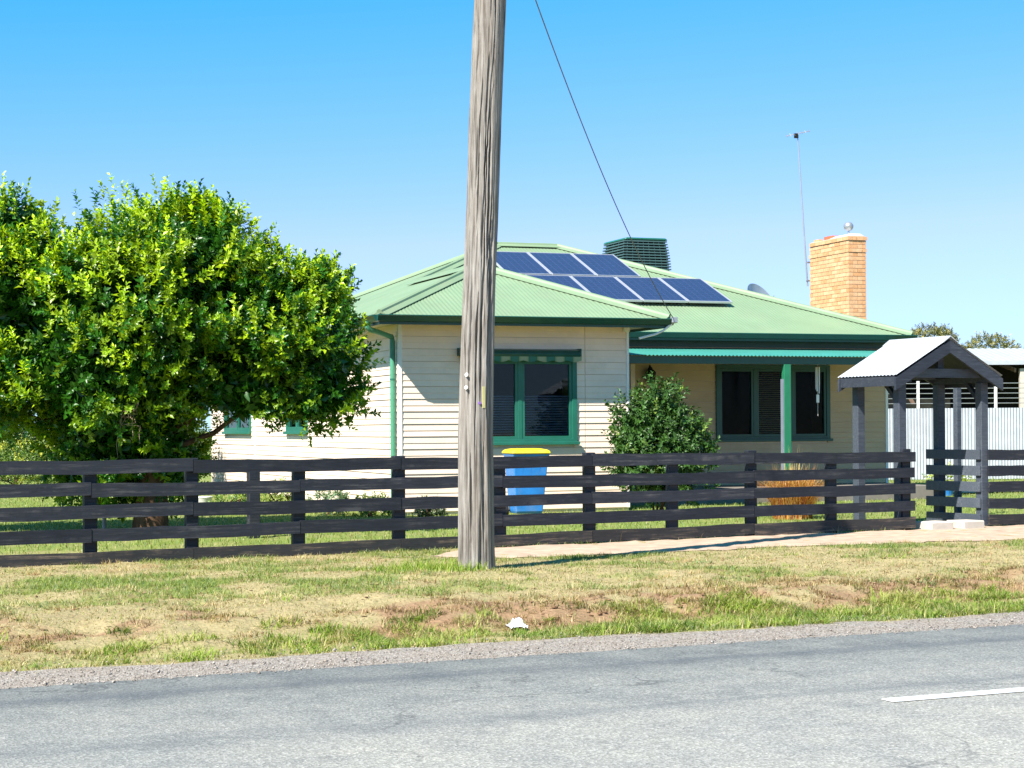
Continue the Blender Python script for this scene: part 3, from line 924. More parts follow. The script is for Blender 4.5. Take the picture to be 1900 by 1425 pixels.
part("lid", MB().extrude([(-a - .03, 0), (a + .03, 0), (a - .02, .05), (-a + .02, .05)], (0, -b - .03, h1), (0, b + .03, h1), (1, 0, 0), (0, 0, 1)), M['greenmid'], ev, bevel=.015)
part("base_tray", MB().box(-hx - .02, hx + .02, -hy - .02, hy + .02, .12, .19), M['greenmid'], ev, bevel=.015)
part("dropper_duct", MB().box(-.35, .35, -.35, .35, -.4, .13), M['roof'], ev)

# satellite dish behind the roof hip
sd = thing("satellite_dish", "grey satellite dish half hidden behind the roof hip beside the chimney", "satellite dish", hw(11.47, 9.5, 3.95), HA)
mb = MB(); nr, na = 8, 28
axis = Matrix.Translation((0, 0, .40)) @ Matrix.Rotation(R(28), 4, 'Z') @ Matrix.Rotation(R(58), 4, 'X')
prof = [(0.47 * k / nr, .16 * (k / nr) ** 2) for k in range(nr + 1)]
prof2 = [(r, z - .006) for r, z in reversed(prof)]
mb.lathe([(max(r, .002), z) for r, z in prof + prof2], na, cap=False)
mb.v = [tuple(axis @ Vector(p)) for p in mb.v]
part("reflector", mb, M['steel'], sd, smooth=True)
part("mast", MB().tube([(0, .1, -.5), (0, .1, .38)], .025, 8), M['steel'], sd)
part("feed_arm", MB().tube([axis @ Vector((0, -.38, .14)), axis @ Vector((0, -.1, .48))], .012, 6), M['steel'], sd)

# television antenna strapped to the chimney
an = thing("tv_antenna", "tall thin television antenna mast strapped to the brick chimney", "antenna", hw(11.2, 6.74, 4.3), HA)
top = Vector((-.20, -.05, 3.58))
part("mast", MB().tube([(0.05, 0, .25), top], [.019, .012], 8), M['steel'], an)
part("boom", MB().tube([top + Vector((-.22, .12, -.08)), top + Vector((.24, -.12, .02))], .01, 6), M['steel'], an)
for k in range(7):
    c = top + Vector((-.2 + .07 * k, .11 - .038 * k, -.07 + .015 * k)); l = .10 - .006 * k
    part("element", MB().tube([c + Vector((-.3 * l, -l, -.5 * l)), c + Vector((.3 * l, l, .5 * l))], .006, 5), M['alu'] if k % 2 else M['wire'], an)
part("balun", MB().box(-.04, .04, -.03, .03, -.05, .05, Matrix.Translation(top + Vector((-.03, 0, -.08)))), M['black'], an)
for z in (.35, .75):
    part("chimney_strap", MB().box(.02, .10, -.08, .01, z, z + .03), M['wire'], an)

# ---------------------------------------------------------------- utility pole and service wire
pole = thing("utility_pole", "weathered grey timber utility pole on the grass verge before the house", "utility pole", (-.373, 18.82, .02))
cx = [(-.05, -.378, .188), (.04, -.378, .187), (1.47, -.377, .180), (2.93, -.33, .167), (4.84, -.255, .164), (5.97, -.196, .161), (7.9, -.06, .15)]
zs_ = np.concatenate([np.linspace(-.3, 6.6, 520), np.linspace(6.62, 7.9, 30)])
na = 320
th = np.linspace(0, 2 * PI, na, endpoint=False)
zz, tt = np.meshgrid(zs_, th, indexing='ij')
xc = np.interp(zz, [c[0] for c in cx], [c[1] for c in cx]) + .378
rr = np.interp(zz, [c[0] for c in cx], [c[2] for c in cx])
def cyc(seed, ft, fz, octv=3):        # noise on the cylinder, seamless round it
    a = fbm(np.cos(tt) * ft + 20, zz * fz + np.sin(tt) * ft + 40, seed, octv)
    return a
wob = fbm(zz * .5, zz * 0 + 3, 77, 3) - .5
tw = tt + .25 * (fbm(zz * .7, zz * 0, 71, 3) - .5)
crk = np.zeros_like(zz)
rs = np.random.default_rng(5)
for k in range(90):                   # long drying checks
    c = rs.uniform(0, 2 * PI); z0 = rs.uniform(-.3, 7.6); L = rs.uniform(.15, .95); wd = rs.uniform(.03, .08); dp_ = rs.uniform(.010, .035)
    path = c + .05 * np.sin(zz * rs.uniform(1, 3) + k) + .06 * (fbm(zz * 3, zz * 0 + k, 90 + k, 3) - .5)
    d = np.abs((tw - path + PI) % (2 * PI) - PI)
    env = np.clip(1 - np.abs((zz - z0) / L) ** 3, 0, 1)
    crk = np.maximum(crk, dp_ * env * np.clip(1 - d / (wd * (.5 + env)), 0, 1) ** .7)
for k in range(26):                   # the big open splits on the weather side
    c = -PI / 2 + rs.normal(.25, .45); z0 = rs.uniform(0, 7.2); L = rs.uniform(.35, 1.1); wd = rs.uniform(.06, .15); dp_ = rs.uniform(.03, .06)
    path = c + .06 * (fbm(zz * 1.6, zz * 0 + k, 190 + k, 3) - .5) + .05 * (fbm(zz * 7, zz * 0 + k, 290 + k, 2) - .5)
    d = np.abs((tw - path + PI) % (2 * PI) - PI)
    env = np.clip(1 - np.abs((zz - z0) / L) ** 2, 0, 1) * (.45 + .9 * fbm(zz * 4, zz * 0 + k, 390 + k, 2))
    crk = np.maximum(crk, dp_ * env * sstep(0, .8, 1 - d / (wd * (.35 + .65 * env))))
fl = .010 * (cyc(61, 2.6, .35) - .5) + .006 * (cyc(62, 11, .5) - .5) + .0035 * (cyc(63, 26, 1.2) - .5)
flare = .03 * np.exp(-np.clip(zz, 0, 9) / .12) * (.5 + .5 * np.sin(tt * 3 + 1))
r_ = rr + fl * 2.0 - crk + flare
Vv = np.stack([xc + r_ * np.cos(tt) + .012 * wob, r_ * np.sin(tt), zz - .03], -1).reshape(-1, 3)
i = np.arange(len(zs_) - 1)[:, None] * na + np.arange(na)[None, :]
j = np.arange(len(zs_) - 1)[:, None] * na + (np.arange(na)[None, :] + 1) % na
Ff = np.stack([i, j, j + na, i + na], -1).reshape(-1, 4)
link("shaft", np_mesh("shaft", Vv, Ff, M['pole'], None, True), pole)
part("pole_cap", MB().lathe([(.155, 7.84), (.15, 7.9), (.04, 7.94)], 20, (.32, 0, 0)), M['zinc'], pole)
for (dx, z) in ((-.085, 2.03), (-.09, 1.90)):
    part("tag_disc", MB().lathe([(.021, 0), (.019, .006)], 14).mesh and MB().lathe([(.021, 0), (.019, .006)], 14), M['white'], pole, loc=(dx, -.168, z), rot=(R(90), 0, R(-28)))
part("marker_strip", MB().box(-.015, .015, -.008, .0, -.11, .11), mat('faded_yellow_strip', (.55, .50, .22), .7), pole, loc=(.085, -.152, 1.80), rot=(0, 0, R(30)))
part("tag_disc", MB().lathe([(.016, 0), (.014, .006)], 10), mat("purple_tag", (.22, .10, .40)), pole, loc=(.045, -.176, 1.74), rot=(R(90), 0, R(12)))

a = Vector((-.12, 18.82, 7.05)); b = hw(4.56, -.69, 3.32)
pts = []
for k in range(41):
    t_ = k / 40; p = a.lerp(b, t_); p.z -= 4 * .38 * t_ * (1 - t_); pts.append(p)
wire = part("service_wire", MB().tube(pts, .0075, 6), M['wire'], smooth=True)
tag(wire, "thin grey service wire sagging from the timber pole down to the green roof corner", "wire")

# ---------------------------------------------------------------- board fence
def rail_mesh(L, h, seed, matl='rail'):
    mb = MB(); n_ = 6; rs = np.random.default_rng(seed)
    t = .038
    for k in range(n_ + 1):
        x = L * k / n_; a, b = rs.uniform(-.006, .006, 2) - .012 * math.sin(PI * k / n_) * rs.uniform(0, 1); c = rs.uniform(-.007, .007)
        mb.v += [(x, c - t, a), (x, c, a), (x, c, h + b), (x, c - t, h + b)]
    for k in range(n_):
        q = k * 4
        for j in range(4): mb.f.append((q + j, q + (j + 1) % 4, q + 4 + (j + 1) % 4, q + 4 + j))
    mb.f += [(0, 1, 2, 3), (n_ * 4 + 3, n_ * 4 + 2, n_ * 4 + 1, n_ * 4)]
    return mb.mesh("rail", M[matl])
def zt(s): return 1.176 - .018 * s / 12.3
def pitch(s): return .2455 - .0165 * min(max(s / 12.3, 0), 1.1)
def board_fence(name, label, posts, joints):
    root = thing(name, label, "fence", fw(posts[0], 0, 0), FA)
    s0 = posts[0]
    for i, s in enumerate(posts):
        p = fw(s, .06); zg = gzw(p.x, p.y) - .25
        ht = zt(s) + (.022 if i % 2 else -.03) + random.uniform(-.008, .008)
        part("post", MB().box(-.07, .07, 0, .10, zg, ht, Matrix.Translation((s - s0, .002, 0)) @ Matrix.Rotation(random.uniform(-.02, .02), 4, 'Y')), M['rail'], root, bevel=.006)
    for r in range(5):
        for a, b in zip(joints[r % 2][:-1], joints[r % 2][1:]):
            h = .146 + random.uniform(-.009, .007)
            za = zt(a) - r * pitch(a) - .146; zb = zt(b) - r * pitch(b) - .146
            if r == 4: za -= .0; zb -= .0
            o = link("rail", rail_mesh(math.hypot(b - a, zb - za) - .006, h, random.randint(0, 9999), 'railworn' if r == 4 else 'rail'), root, (a - s0, random.uniform(-.003, 0), za + random.uniform(-.012, .010)))
            o.rotation_euler = (0, -math.atan2(zb - za, b - a) + random.uniform(-.003, .003), 0)
    return root
lp = [-4.1, -2.85, -1.6, -.33, .94, 2.09, 3.36, 4.63, 5.98, 7.24, 8.46, 9.69, 10.99, 12.25]
board_fence("board_fence", "long black five rail timber fence running left from the roofed gate", lp, ([-4.2, -1.6, 2.09, 4.63, 7.24, 9.69, 12.38], [-4.2, -2.85, .94, 3.36, 5.98, 9.69, 12.37]))
rp = [13.69 + 1.27 * k for k in range(1, 5)]
board_fence("board_fence", "short black rail fence to the right of the roofed gate", rp, ([13.70, 16.2, 18.9], [13.70, 14.9, 18.9]))

# ---------------------------------------------------------------- roofed gateway
lg = thing("gate_shelter", "small gabled gateway with grey iron roof on dark timber posts", "gateway", fw(12.22, 0, 0), FA)
LW, LD = 1.47, 1.03           # across, deep
gzz = .03
for (x, y) in ((0, .10), (LW, .10), (0.02, LD), (LW + .02, LD)):
    part("post", MB().box(x - .065, x + .065, y - .065, y + .065, gzz - .2, 2.10), M['postpale'], lg, bevel=.008)
AX = .675; AZ = 2.70; HSP = .955; SL = .55
for sx in (-1, 1):
    uu = np.arange(0, 1.30, .019)
    mb = MB(); c_ = math.hypot(1, SL)
    corrugated(mb, (AX + sx * HSP, -.17, AZ - SL * HSP + .02), (0, 1, 0), (-sx, 0, SL), uu, uu * 0, uu * 0 + HSP * c_, amp=.009)
    part("roof_sheet", mb, M['zinc'], lg, smooth=True)
    part("shade_lining", MB().extrude([(0, -.03), (sx * (HSP - .02), -.03 - SL * (HSP - .02)), (sx * (HSP - .02), -.045 - SL * (HSP - .02)), (0, -.045)], (AX, -.12, AZ), (AX, 1.06, AZ), (1, 0, 0), (0, 0, 1)), M['rail'], lg)  # dark lining added to give the underside of the sheets its shade
    for y in (-.145, 1.10):
        mb = MB().extrude([(0, -.02), (sx * (HSP - .0), -.02 - SL * HSP), (sx * (HSP - .0), -.19 - SL * (HSP - .0)), (0, -.19)], (AX, y - .02, AZ), (AX, y + .02, AZ), (1, 0, 0), (0, 0, 1))
        part("bargeboard", mb, M['railpale'], lg)
    # wall plate and rafters
    px_ = 0 if sx < 0 else LW
    part("wall_plate", MB().box(px_ - .045, px_ + .045, -.10, 1.08, 2.10, 2.18), M['railpale'], lg)
    part("eave_fascia", MB().box(AX + sx * (HSP - .03) - .015, AX + sx * (HSP - .03) + .015, -.12, 1.07, AZ - SL * HSP - .13, AZ - SL * HSP - .0), M['railpale'], lg)
    part("knee_brace", MB().beam((px_, .16, 1.86), (px_, .42, 2.12), .06, .06), M['railpale'], lg)
for y in (.08, LD):
    part("collar_tie", MB().extrude([(-.70, 2.165), (.70, 2.165), (.55, 2.29), (-.55, 2.29)], (AX, y - .09, 0), (AX, y - .05, 0), (1, 0, 0), (0, 0, 1)), M['postpale'], lg)
    part("king_post", MB().box(AX - .05, AX + .05, y - .048, y + .03, 2.29, AZ - .06), M['railpale'], lg)
part("ridge_board", MB().box(AX - .02, AX + .02, -.12, 1.07, AZ - .12, AZ - .015), M['railpale'], lg)
part("ridge_cap", MB().extrude([(-.13, -.055), (0, .035), (.13, -.055), (.13, -.062), (0, .02), (-.13, -.062)], (AX, -.18, AZ + .01), (AX, 1.14, AZ + .01), (1, 0, 0), (0, 0, 1)), M['zinc'], lg)
for r in range(5):
    z = zt(12.5) - r * .228 - .145
    part("side_rail", MB().box(LW - .10, LW - .068, .04, LD + .16, z, z + .14), M['postpale'], lg, bevel=.003)
part("side_post", MB().box(2.64, 2.73, 1.96, 2.05, 0, 2.16), M['postpale'], lg, bevel=.006)
for (x0_, x1_, y0_) in ((.30, .70, -.03), (.86, 1.24, -.05)):
    o = part("step_block", MB().box(0, x1_ - x0_, -.16, .22, -.1, .17), M['concrete'], None, bevel=.015, loc=fw(12.22 + x0_, y0_, .0), rot=(0, 0, FA))
    tag(o, "pale concrete step block under the left of the gate opening" if x0_ < .5 else "pale concrete step block beside the right gate post", "step", "step blocks in the gateway")

# ---------------------------------------------------------------- wheelie bin
bn = thing("wheelie_bin", "blue wheelie bin with yellow lid against the front wall", "bin", (.21, 29.0, gzw(.2, 29)), R(14))
mb = MB()
for (z, hx_, y0_, y1_) in ((.06, .20, -.22, .22), (.10, .215, -.25, .24), (.95, .28, -.36, .28), (.98, .295, -.38, .30), (1.0, .295, -.38, .30)):
    mb.v += [(-hx_, y0_, z), (hx_, y0_, z), (hx_, y1_, z), (-hx_, y1_, z)]
for k in range(4):
    for j in range(4):
        q = k * 4; mb.f.append((q + j, q + (j + 1) % 4, q + 4 + (j + 1) % 4, q + 4 + j))
mb.f += [(3, 2, 1, 0), (16, 17, 18, 19)]
part("body", mb, M['blue'], bn, bevel=.03)
mb = MB()
for (z, s_, yy) in ((1.0, 1.0, 0), (1.03, 1.02, 0), (1.065, .9, 0), (1.085, .6, 0)):
    hx_ = .31 * s_; mb.v += [(-hx_, -.40 * s_, z), (hx_, -.40 * s_, z), (hx_, .32 * s_, z), (-hx_, .32 * s_, z)]
for k in range(3):
    for j in range(4):
        q = k * 4; mb.f.append((q + j, q + (j + 1) % 4, q + 4 + (j + 1) % 4, q + 4 + j))
mb.f += [(3, 2, 1, 0), (12, 13, 14, 15)]
part("lid", mb, M['yellow'], bn, bevel=.015)
for xx in (-.14, 0, .14):
    part("rib", MB().beam((xx * .8, -.238, .16), (xx, -.352, .90), .028, .014, (0, -1, 0)), M['blue'], bn)
part("lid_hinge", MB().tube([(-.26, .33, 1.02), (.26, .33, 1.02)], .022, 8), M['yellow'], bn)
part("handle", MB().tube([(-.24, .34, .98), (.24, .34, .98)], .016, 8), M['blue'], bn)
for sx in (-1, 1):
    w_ = MB().lathe([(.04, -.025), (.098, -.025), (.10, 0), (.098, .025), (.04, .025)], 18)
    part("wheel", w_, M['black'], bn, loc=(sx * .27, .22, .10), rot=(0, R(90), 0))
part("axle", MB().tube([(-.27, .22, .1), (.27, .22, .1)], .012, 6), M['black'], bn)

# hanging chime
ch = thing("wind_chime", "white wind chime hanging from the verandah beam by the green post", "wind chime", hw(8.86, 2.1, VZ - .1), HA)
part("cord", MB().tube([(0, 0, .0), (0, 0, -1.0)], .004, 5), M['white'], ch)
for k in range(5):
    t_ = 2 * PI * k / 5
    part("chime_tube", MB().tube([(.035 * math.cos(t_), .035 * math.sin(t_), -.08), (.035 * math.cos(t_), .035 * math.sin(t_), -.42 - .04 * k)], .011, 8), M['white'], ch)
part("top_disc", MB().lathe([(.05, -.08), (.05, -.065)], 14), M['boards'], ch)
part("sail", MB().box(-.03, .03, -.004, .004, -.75, -.6), M['white'], ch)

# ---------------------------------------------------------------- neighbour: iron fence, shed, gum trees
cf = thing("iron_fence", "pale corrugated iron boundary fence with tall wired posts right of the house", "fence", (9.0, 45.7, .03), R(3))
for k in range(8):
    uu = np.arange(0, .765, .019)
    mb = MB(); corrugated(mb, (0, 0, 0), (1, 0, 0), (0, 0, 1), uu, uu * 0 + .12, uu * 0 + 1.90, amp=.012)
    link("sheet", mb.mesh("sheet", M['zinc'], True), cf, (k * .765 - .6, random.uniform(-.004, .004), 0))
for xx in (-.5, 1.16, 1.70, 3.13, 4.6):
    part("post", MB().box(xx - .03, xx + .03, .02, .08, 0, 2.58), M['white'], cf)
for k in range(5):
    part("top_rail", MB().tube([(-.6, .05, 2.02 + .125 * k), (5.4, .05, 2.02 + .125 * k)], .009, 6), M['steel'], cf)

sh = thing("shed", "neighbour's open fronted shed with pale iron roof behind the iron fence", "shed", (12.3, 54, .22), R(2))
uu = np.arange(0, 9.4, .05)
mb = MB(); corrugated(mb, (-.9, 0, 3.16), (1, 0, 0), (0, 1, .16), uu, uu * 0, uu * 0 + 3.3, amp=.012, pitch=.2)
part("roof", mb, M['zinc'], sh)
part("fascia", MB().box(-.9, 8.5, -.05, -.015, 3.06, 3.18), M['zinc'], sh)
part("back_wall", MB().box(-1, 8.5, 3.2, 3.3, 0, 3.4), M['dark'], sh)
part("end_wall", MB().box(-1.0, -.92, .02, 3.2, 0, 3.0), M['dark'], sh)
for xx in (-.85, 2.85, 5.6):
    part("post", MB().box(xx - .1, xx + .1, .1, .25, 0, 2.95), M['concrete'], sh)
for k in range(6):
    part("rafter", MB().beam((-.6 + k * .8, .1, 2.9), (-.6 + k * .8, 3.1, 3.36), .06, .12), M['boards'], sh)
part("stored_panel", MB().box(-.6, .9, 1.0, 1.1, .3, 2.1), mat("rusty_sheet", (.20, .13, .10), .8, .1, .3, 3), sh)
part("stored_panel", MB().box(.8, 1.9, 1.4, 1.5, .3, 1.7), mat("grey_board", (.26, .26, .27), .8, .1, .2, 3), sh)

# ---------------------------------------------------------------- foliage
def norm(a):
    return a / np.maximum(np.linalg.norm(a, axis=-1, keepdims=True), 1e-9)
def leaf_mesh(name, P, D, N, L, Wd, colr, m, fold=.25):
    """one pointed leaf per row: base, two shoulders each side, tip"""
    D = norm(D); Sd = norm(np.cross(D, N)); N = np.cross(Sd, D)
    L = np.asarray(L)[:, None]; Wd = np.asarray(Wd)[:, None]
    b = P; t = P + D * L - N * L * .12
    l1 = P + D * L * .45 + Sd * Wd * .5 + N * Wd * fold; r1 = P + D * L * .45 - Sd * Wd * .5 + N * Wd * fold
    mid = P + D * L * .5
    n = len(P)
    V = np.stack([b, l1, mid, r1, t], 1).reshape(-1, 3)
    q = np.arange(n)[:, None] * 5
    F = np.concatenate([q + np.array([[0, 2, 1]]), q + np.array([[0, 3, 2]]), q + np.array([[1, 2, 4]]), q + np.array([[2, 3, 4]])], 0)
    return np_mesh(name, V, F, m, np.repeat(colr, 5, 0))
def rand_dir(n, rng):
    return norm(rng.normal(size=(n, 3)))

def crown(lobes, n_shoot, per, slen, leafL, leafW, cols, rng, up=.5, inner=.35, young=.35, inner_n=0, clusters=0, crad=.2, inner_s=1.0):
    """shoots scattered over a union of ellipsoids; returns leaf arrays"""
    lob = np.array(lobes, float)
    area = (lob[:, 3] * lob[:, 4] + lob[:, 3] * lob[:, 5] + lob[:, 4] * lob[:, 5])
    pr = area / area.sum()
    pick = rng.choice(len(lob), n_shoot * 2, p=pr)
    d = rand_dir(n_shoot * 2, rng)
    lump = .84 + .30 * fbm(d[:, 0] * 2.6 + pick * 7.1, d[:, 2] * 2.6 + d[:, 1] * 2.1, 19, 3)
    rad = (1 - inner * rng.random(n_shoot * 2) ** 1.8) * lump
    P = lob[pick, :3] + d * lob[pick, 3:6] * rad[:, None]
    best = np.full(len(P), 9.0)
    for l in lob:
        q = np.linalg.norm((P - l[:3]) / l[3:6], axis=1); best = np.minimum(best, q)
    keep = best > .62
    if clusters:                       # leaf masses round the branch ends, with hollows between
        ci = np.flatnonzero(keep & (best > .86))[:clusters]
        own = rng.integers(0, len(ci), len(P)); sc = rng.uniform(.45, 1.6, len(ci))[own]
        push = rng.normal(.02, .10, len(ci))[own][:, None]
        P = P[ci][own] + d[ci][own] * push + rng.normal(size=P.shape) * crad * sc[:, None] * np.array([1, 1, .95]); d = norm(d[ci][own] + .35 * rng.normal(size=P.shape)); pick = pick[ci][own]
        best = np.full(len(P), 9.0)
        for l in lob:
            best = np.minimum(best, np.linalg.norm((P - l[:3]) / l[3:6], axis=1))
        keep = (best > .5) & (best < 1.30)
    P, d, pick, best = P[keep][:n_shoot], d[keep][:n_shoot], pick[keep][:n_shoot], best[keep][:n_shoot]
    n = len(P)
    A = norm(norm(d / lob[pick, 3:6]) + np.array([0, 0, up]) + .35 * rng.normal(size=(n, 3)))
    SL = slen * rng.uniform(.6, 1.4, n)
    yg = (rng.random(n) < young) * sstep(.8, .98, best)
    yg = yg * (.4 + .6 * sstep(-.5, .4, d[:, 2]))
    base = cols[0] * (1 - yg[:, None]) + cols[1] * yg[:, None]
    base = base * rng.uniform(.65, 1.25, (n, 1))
    t = (np.arange(per) + .5) / per
    PP = P[:, None, :] + A[:, None, :] * (SL[:, None, None] * t[None, :, None])
    ang = np.arange(per) * 2.4 + rng.uniform(0, 6, (n, 1))
    X = norm(np.cross(A, rand_dir(n, rng))); Y = np.cross(A, X)
    out = X[:, None] * np.cos(ang)[..., None] + Y[:, None] * np.sin(ang)[..., None]
    DD = norm(out + A[:, None] * (.35 + 1.0 * t[None, :, None]) + .25 * rng.normal(size=(n, per, 3)))
    NN = norm(A[:, None] - out * .2 + .3 * rng.normal(size=(n, per, 3)))
    cc = np.repeat(base[:, None], per, 1) * (1 + .45 * yg[:, None, None] * (t[None, :, None] - .5)) * rng.uniform(.8, 1.2, (n, per, 1))
    LL = leafL * rng.uniform(.7, 1.25, (n, per)) * (1.1 - .35 * t[None])
    PP, DD, NN, cc, LL = PP.reshape(-1, 3), DD.reshape(-1, 3), NN.reshape(-1, 3), cc.reshape(-1, 3), LL.ravel()
    if inner_n:
        pick = rng.choice(len(lob), inner_n, p=pr); dd = rand_dir(inner_n, rng)
        Pi = lob[pick, :3] + dd * lob[pick, 3:6] * (rng.uniform(.25, .86, inner_n)[:, None])
        PP = np.concatenate([PP, Pi]); DD = np.concatenate([DD, rand_dir(inner_n, rng)]); NN = np.concatenate([NN, rand_dir(inner_n, rng)])
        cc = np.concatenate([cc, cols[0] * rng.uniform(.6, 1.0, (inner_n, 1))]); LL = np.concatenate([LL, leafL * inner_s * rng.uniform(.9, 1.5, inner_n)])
    return PP, DD, NN, LL, LL * (leafW / leafL), cc

def limbs(mb, base, targets, r0, rng, sag=.15):
    for t_ in targets:
        b = Vector(base); e_ = Vector(t_); pts = []
        for k in range(7):
            q = k / 6; p = b.lerp(e_, q); p += Vector(rng.normal(size=3)) * .06 * q * (1 - q) * 4
            p.z += sag * math.sin(PI * q); pts.append(p)
        mb.tube(pts, [r0 * (1 - .8 * k / 6) for k in range(7)], 7)

# the big tree on the left
rng = np.random.default_rng(3)
lobes = [(-5.35, 26.7, 3.25, 2.05, 2.1, 1.55), (-3.5, 26.5, 2.95, 1.1, 1.4, 1.05), (-2.85, 26.3, 2.70, .66, 1.0, .9), (-7.1, 26.5, 3.05, 1.6, 1.8, 1.3), (-7.15, 26.2, 4.35, .42, .45, .70),
         (-2.75, 26.2, 2.08, .58, .75, .36), (-5.6, 26.4, 1.8, 1.05, 1.2, 1.0), (-3.65, 26.2, 2.2, .9, 1.0, .45), (-7.4, 26.0, 2.5, 1.2, 1.1, .65), (-4.7, 26.2, 4.05, 1.1, 1.2, .62), (-2.75, 26.3, 3.55, .36, .5, .42), (-5.9, 25.6, 2.5, 1.3, 1.0, .8), (-5.05, 26.4, 1.35, .45, .7, .7), (-8.4, 26.5, 2.95, 1.2, 1.4, 1.2), (-6.0, 26.6, 1.2, .7, .8, .7), (-5.55, 27.3, 1.15, .85, .8, .8)]
KT = .945                              # nearer the fence than the house
lobes = [((x - .02 * (x > -4)) * KT, y * KT, 1.5 + (z - 1.62) * KT, a * KT * .92, b * KT * .92, c * KT * .90) for x, y, z, a, b, c in lobes]
TX, TY = -5.2 * KT, 26.3 * KT
tree = thing("broadleaf_tree", "big round glossy leaved tree with yellow green new shoots left of the house", "tree", (TX, TY, gzw(TX, TY)))
off = np.array([TX, TY, gzw(TX, TY)])
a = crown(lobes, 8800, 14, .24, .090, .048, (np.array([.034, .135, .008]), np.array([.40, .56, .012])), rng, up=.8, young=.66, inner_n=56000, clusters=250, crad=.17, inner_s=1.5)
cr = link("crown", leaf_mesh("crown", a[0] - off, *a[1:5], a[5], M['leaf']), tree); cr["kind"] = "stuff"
mb = MB()
mb.tube([(-.0, 0, -.1), (0.0, 0, .1), (.03, 0, .55), (.06, -.03, 1.0), (.1, 0, 1.5)], [.30, .25, .21, .15, .12], 14)
part("trunk", mb, M['bark'], tree, smooth=True)
for tg, r0 in (((-1.9, .2, 3.0), .07), ((1.6, .1, 2.7), .08), ((.1, .3, 4.2), .1), ((2.4, 0, 2.0), .05), ((-.8, -.6, 3.4), .07), ((.8, -.5, 3.6), .07), ((-2.0, -.2, 1.7), .05)):
    mb = MB(); limbs(mb, (.06, 0, .95), [tg], r0, rng); part("limb", mb, M['bark'], tree, smooth=True)
mb = MB()
for k in range(9):
    limbs(mb, (-.05 + rng.normal() * .05, -1.05, 1.75), [(-.05 + rng.normal() * .16, -1.15, 1.45 + rng.normal() * .16)], .008, rng, .03)
part("dead_twig", mb, mat("dry_twig", (.33, .24, .15)), tree)

def shrub(name, label, cat, loc, lobes, ns, per, slen, lL, lW, cols, seed, m='leaf', stems=4, group=None, up=.5, young=.4, inner_n=0, **kw):
    rng = np.random.default_rng(seed)
    o = thing(name, label, cat, loc, 0, group)
    a = crown(lobes, ns, per, slen, lL, lW, cols, rng, up=up, young=young, inner_n=inner_n, **kw)
    c = link("foliage", leaf_mesh("foliage", *a[:5], a[5], M[m]), o); c["kind"] = "stuff"
    for k in range(stems):
        mb = MB(); l = lobes[k % len(lobes)]
        limbs(mb, (rng.normal() * .05, rng.normal() * .05, -.05), [(l[0] + rng.normal() * l[3] * .3, l[1], l[2] + l[5] * .3)], .022 if lL > .04 else .008, rng, .05)
        part("stem", mb, M['bark'], o)
    return o
bz = gzw(2.35, 29.4)
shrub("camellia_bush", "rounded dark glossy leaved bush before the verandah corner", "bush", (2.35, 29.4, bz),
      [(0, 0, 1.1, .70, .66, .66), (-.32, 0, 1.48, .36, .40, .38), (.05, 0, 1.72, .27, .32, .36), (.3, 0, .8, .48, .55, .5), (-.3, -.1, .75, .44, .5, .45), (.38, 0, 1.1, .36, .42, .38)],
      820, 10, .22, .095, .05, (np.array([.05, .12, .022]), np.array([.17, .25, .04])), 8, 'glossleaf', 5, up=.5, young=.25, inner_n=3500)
shrub("golden_hedge", "low yellow green hedge far behind the fence at the left edge", "hedge", (-12.4, 46, gzw(-12.4, 46)),
      [(-1.4, 0, .5, 1.2, .7, .58), (0, 0, .52, 1.1, .7, .55), (1.0, -.1, .45, .6, .6, .5)], 1100, 9, .16, .06, .034, (np.array([.14, .23, .03]), np.array([.52, .50, .05])), 9, 'leaf', 4, young=.75, up=.9, inner_n=2000)
for k, (x, y, w_, h, lab) in enumerate([(-9.9, 44, 1.0, 2.1, "dark green shrub behind the big tree beside the low yellow hedge"), (-8.2, 43, .95, 1.9, "dark green shrub behind the big tree nearest the house wall"), (-13.8, 50, 1.6, 2.9, "tall dark shrub rising behind the yellow hedge at the left edge")]):
    shrub("garden_shrub", lab, "shrub", (x, y, gzw(x, y)), [(0, 0, h * .5, w_, .8, h * .5), (.4, 0, h * .4, w_ * .7, .7, h * .38), (-.4, 0, h * .6, w_ * .6, .6, h * .36)], 700, 9, .2, .09, .05, (np.array([.035, .10, .02]), np.array([.10, .19, .03])), 90 + k, 'leaf', 3, "dark shrubs behind the big tree", up=.5, young=.3, inner_n=2500)
spots = [(-4.6, 30.5, .34, .40, "leafy green plant at the foot of the side wall nearest the big tree", (.12, .22, .04), (.38, .46, .08)), (-3.0, 30.0, .30, .34, "grey green rounded plant before the middle of the side wall", (.15, .24, .13), (.26, .36, .2)),
         (-2.3, 29.4, .45, .26, "low bright green plant spreading by the house corner", (.12, .22, .03), (.35, .42, .05)), (-1.3, 28.9, .22, .22, "little dark stemmed plant under the front wall left of the pole", (.08, .12, .05), (.2, .25, .1)),
         (-4.0, 31.2, .25, .45, "thin upright plant beside the downpipe strip on the side wall", (.18, .26, .05), (.42, .5, .1))]
for k, (x, y, r, h, lab, c0, c1) in enumerate(spots):
    shrub("garden_plant", lab, "plant", (x, y, gzw(x, y)), [(0, 0, h * .55, r, r * .8, h * .5), (r * .4, 0, h * .6, r * .5, r * .5, h * .45)], 130, 8, .10, .06, .028, (np.array(c0), np.array(c1)), 30 + k, 'leaf', 3, "small plants along the house walls", up=.8, young=.5)

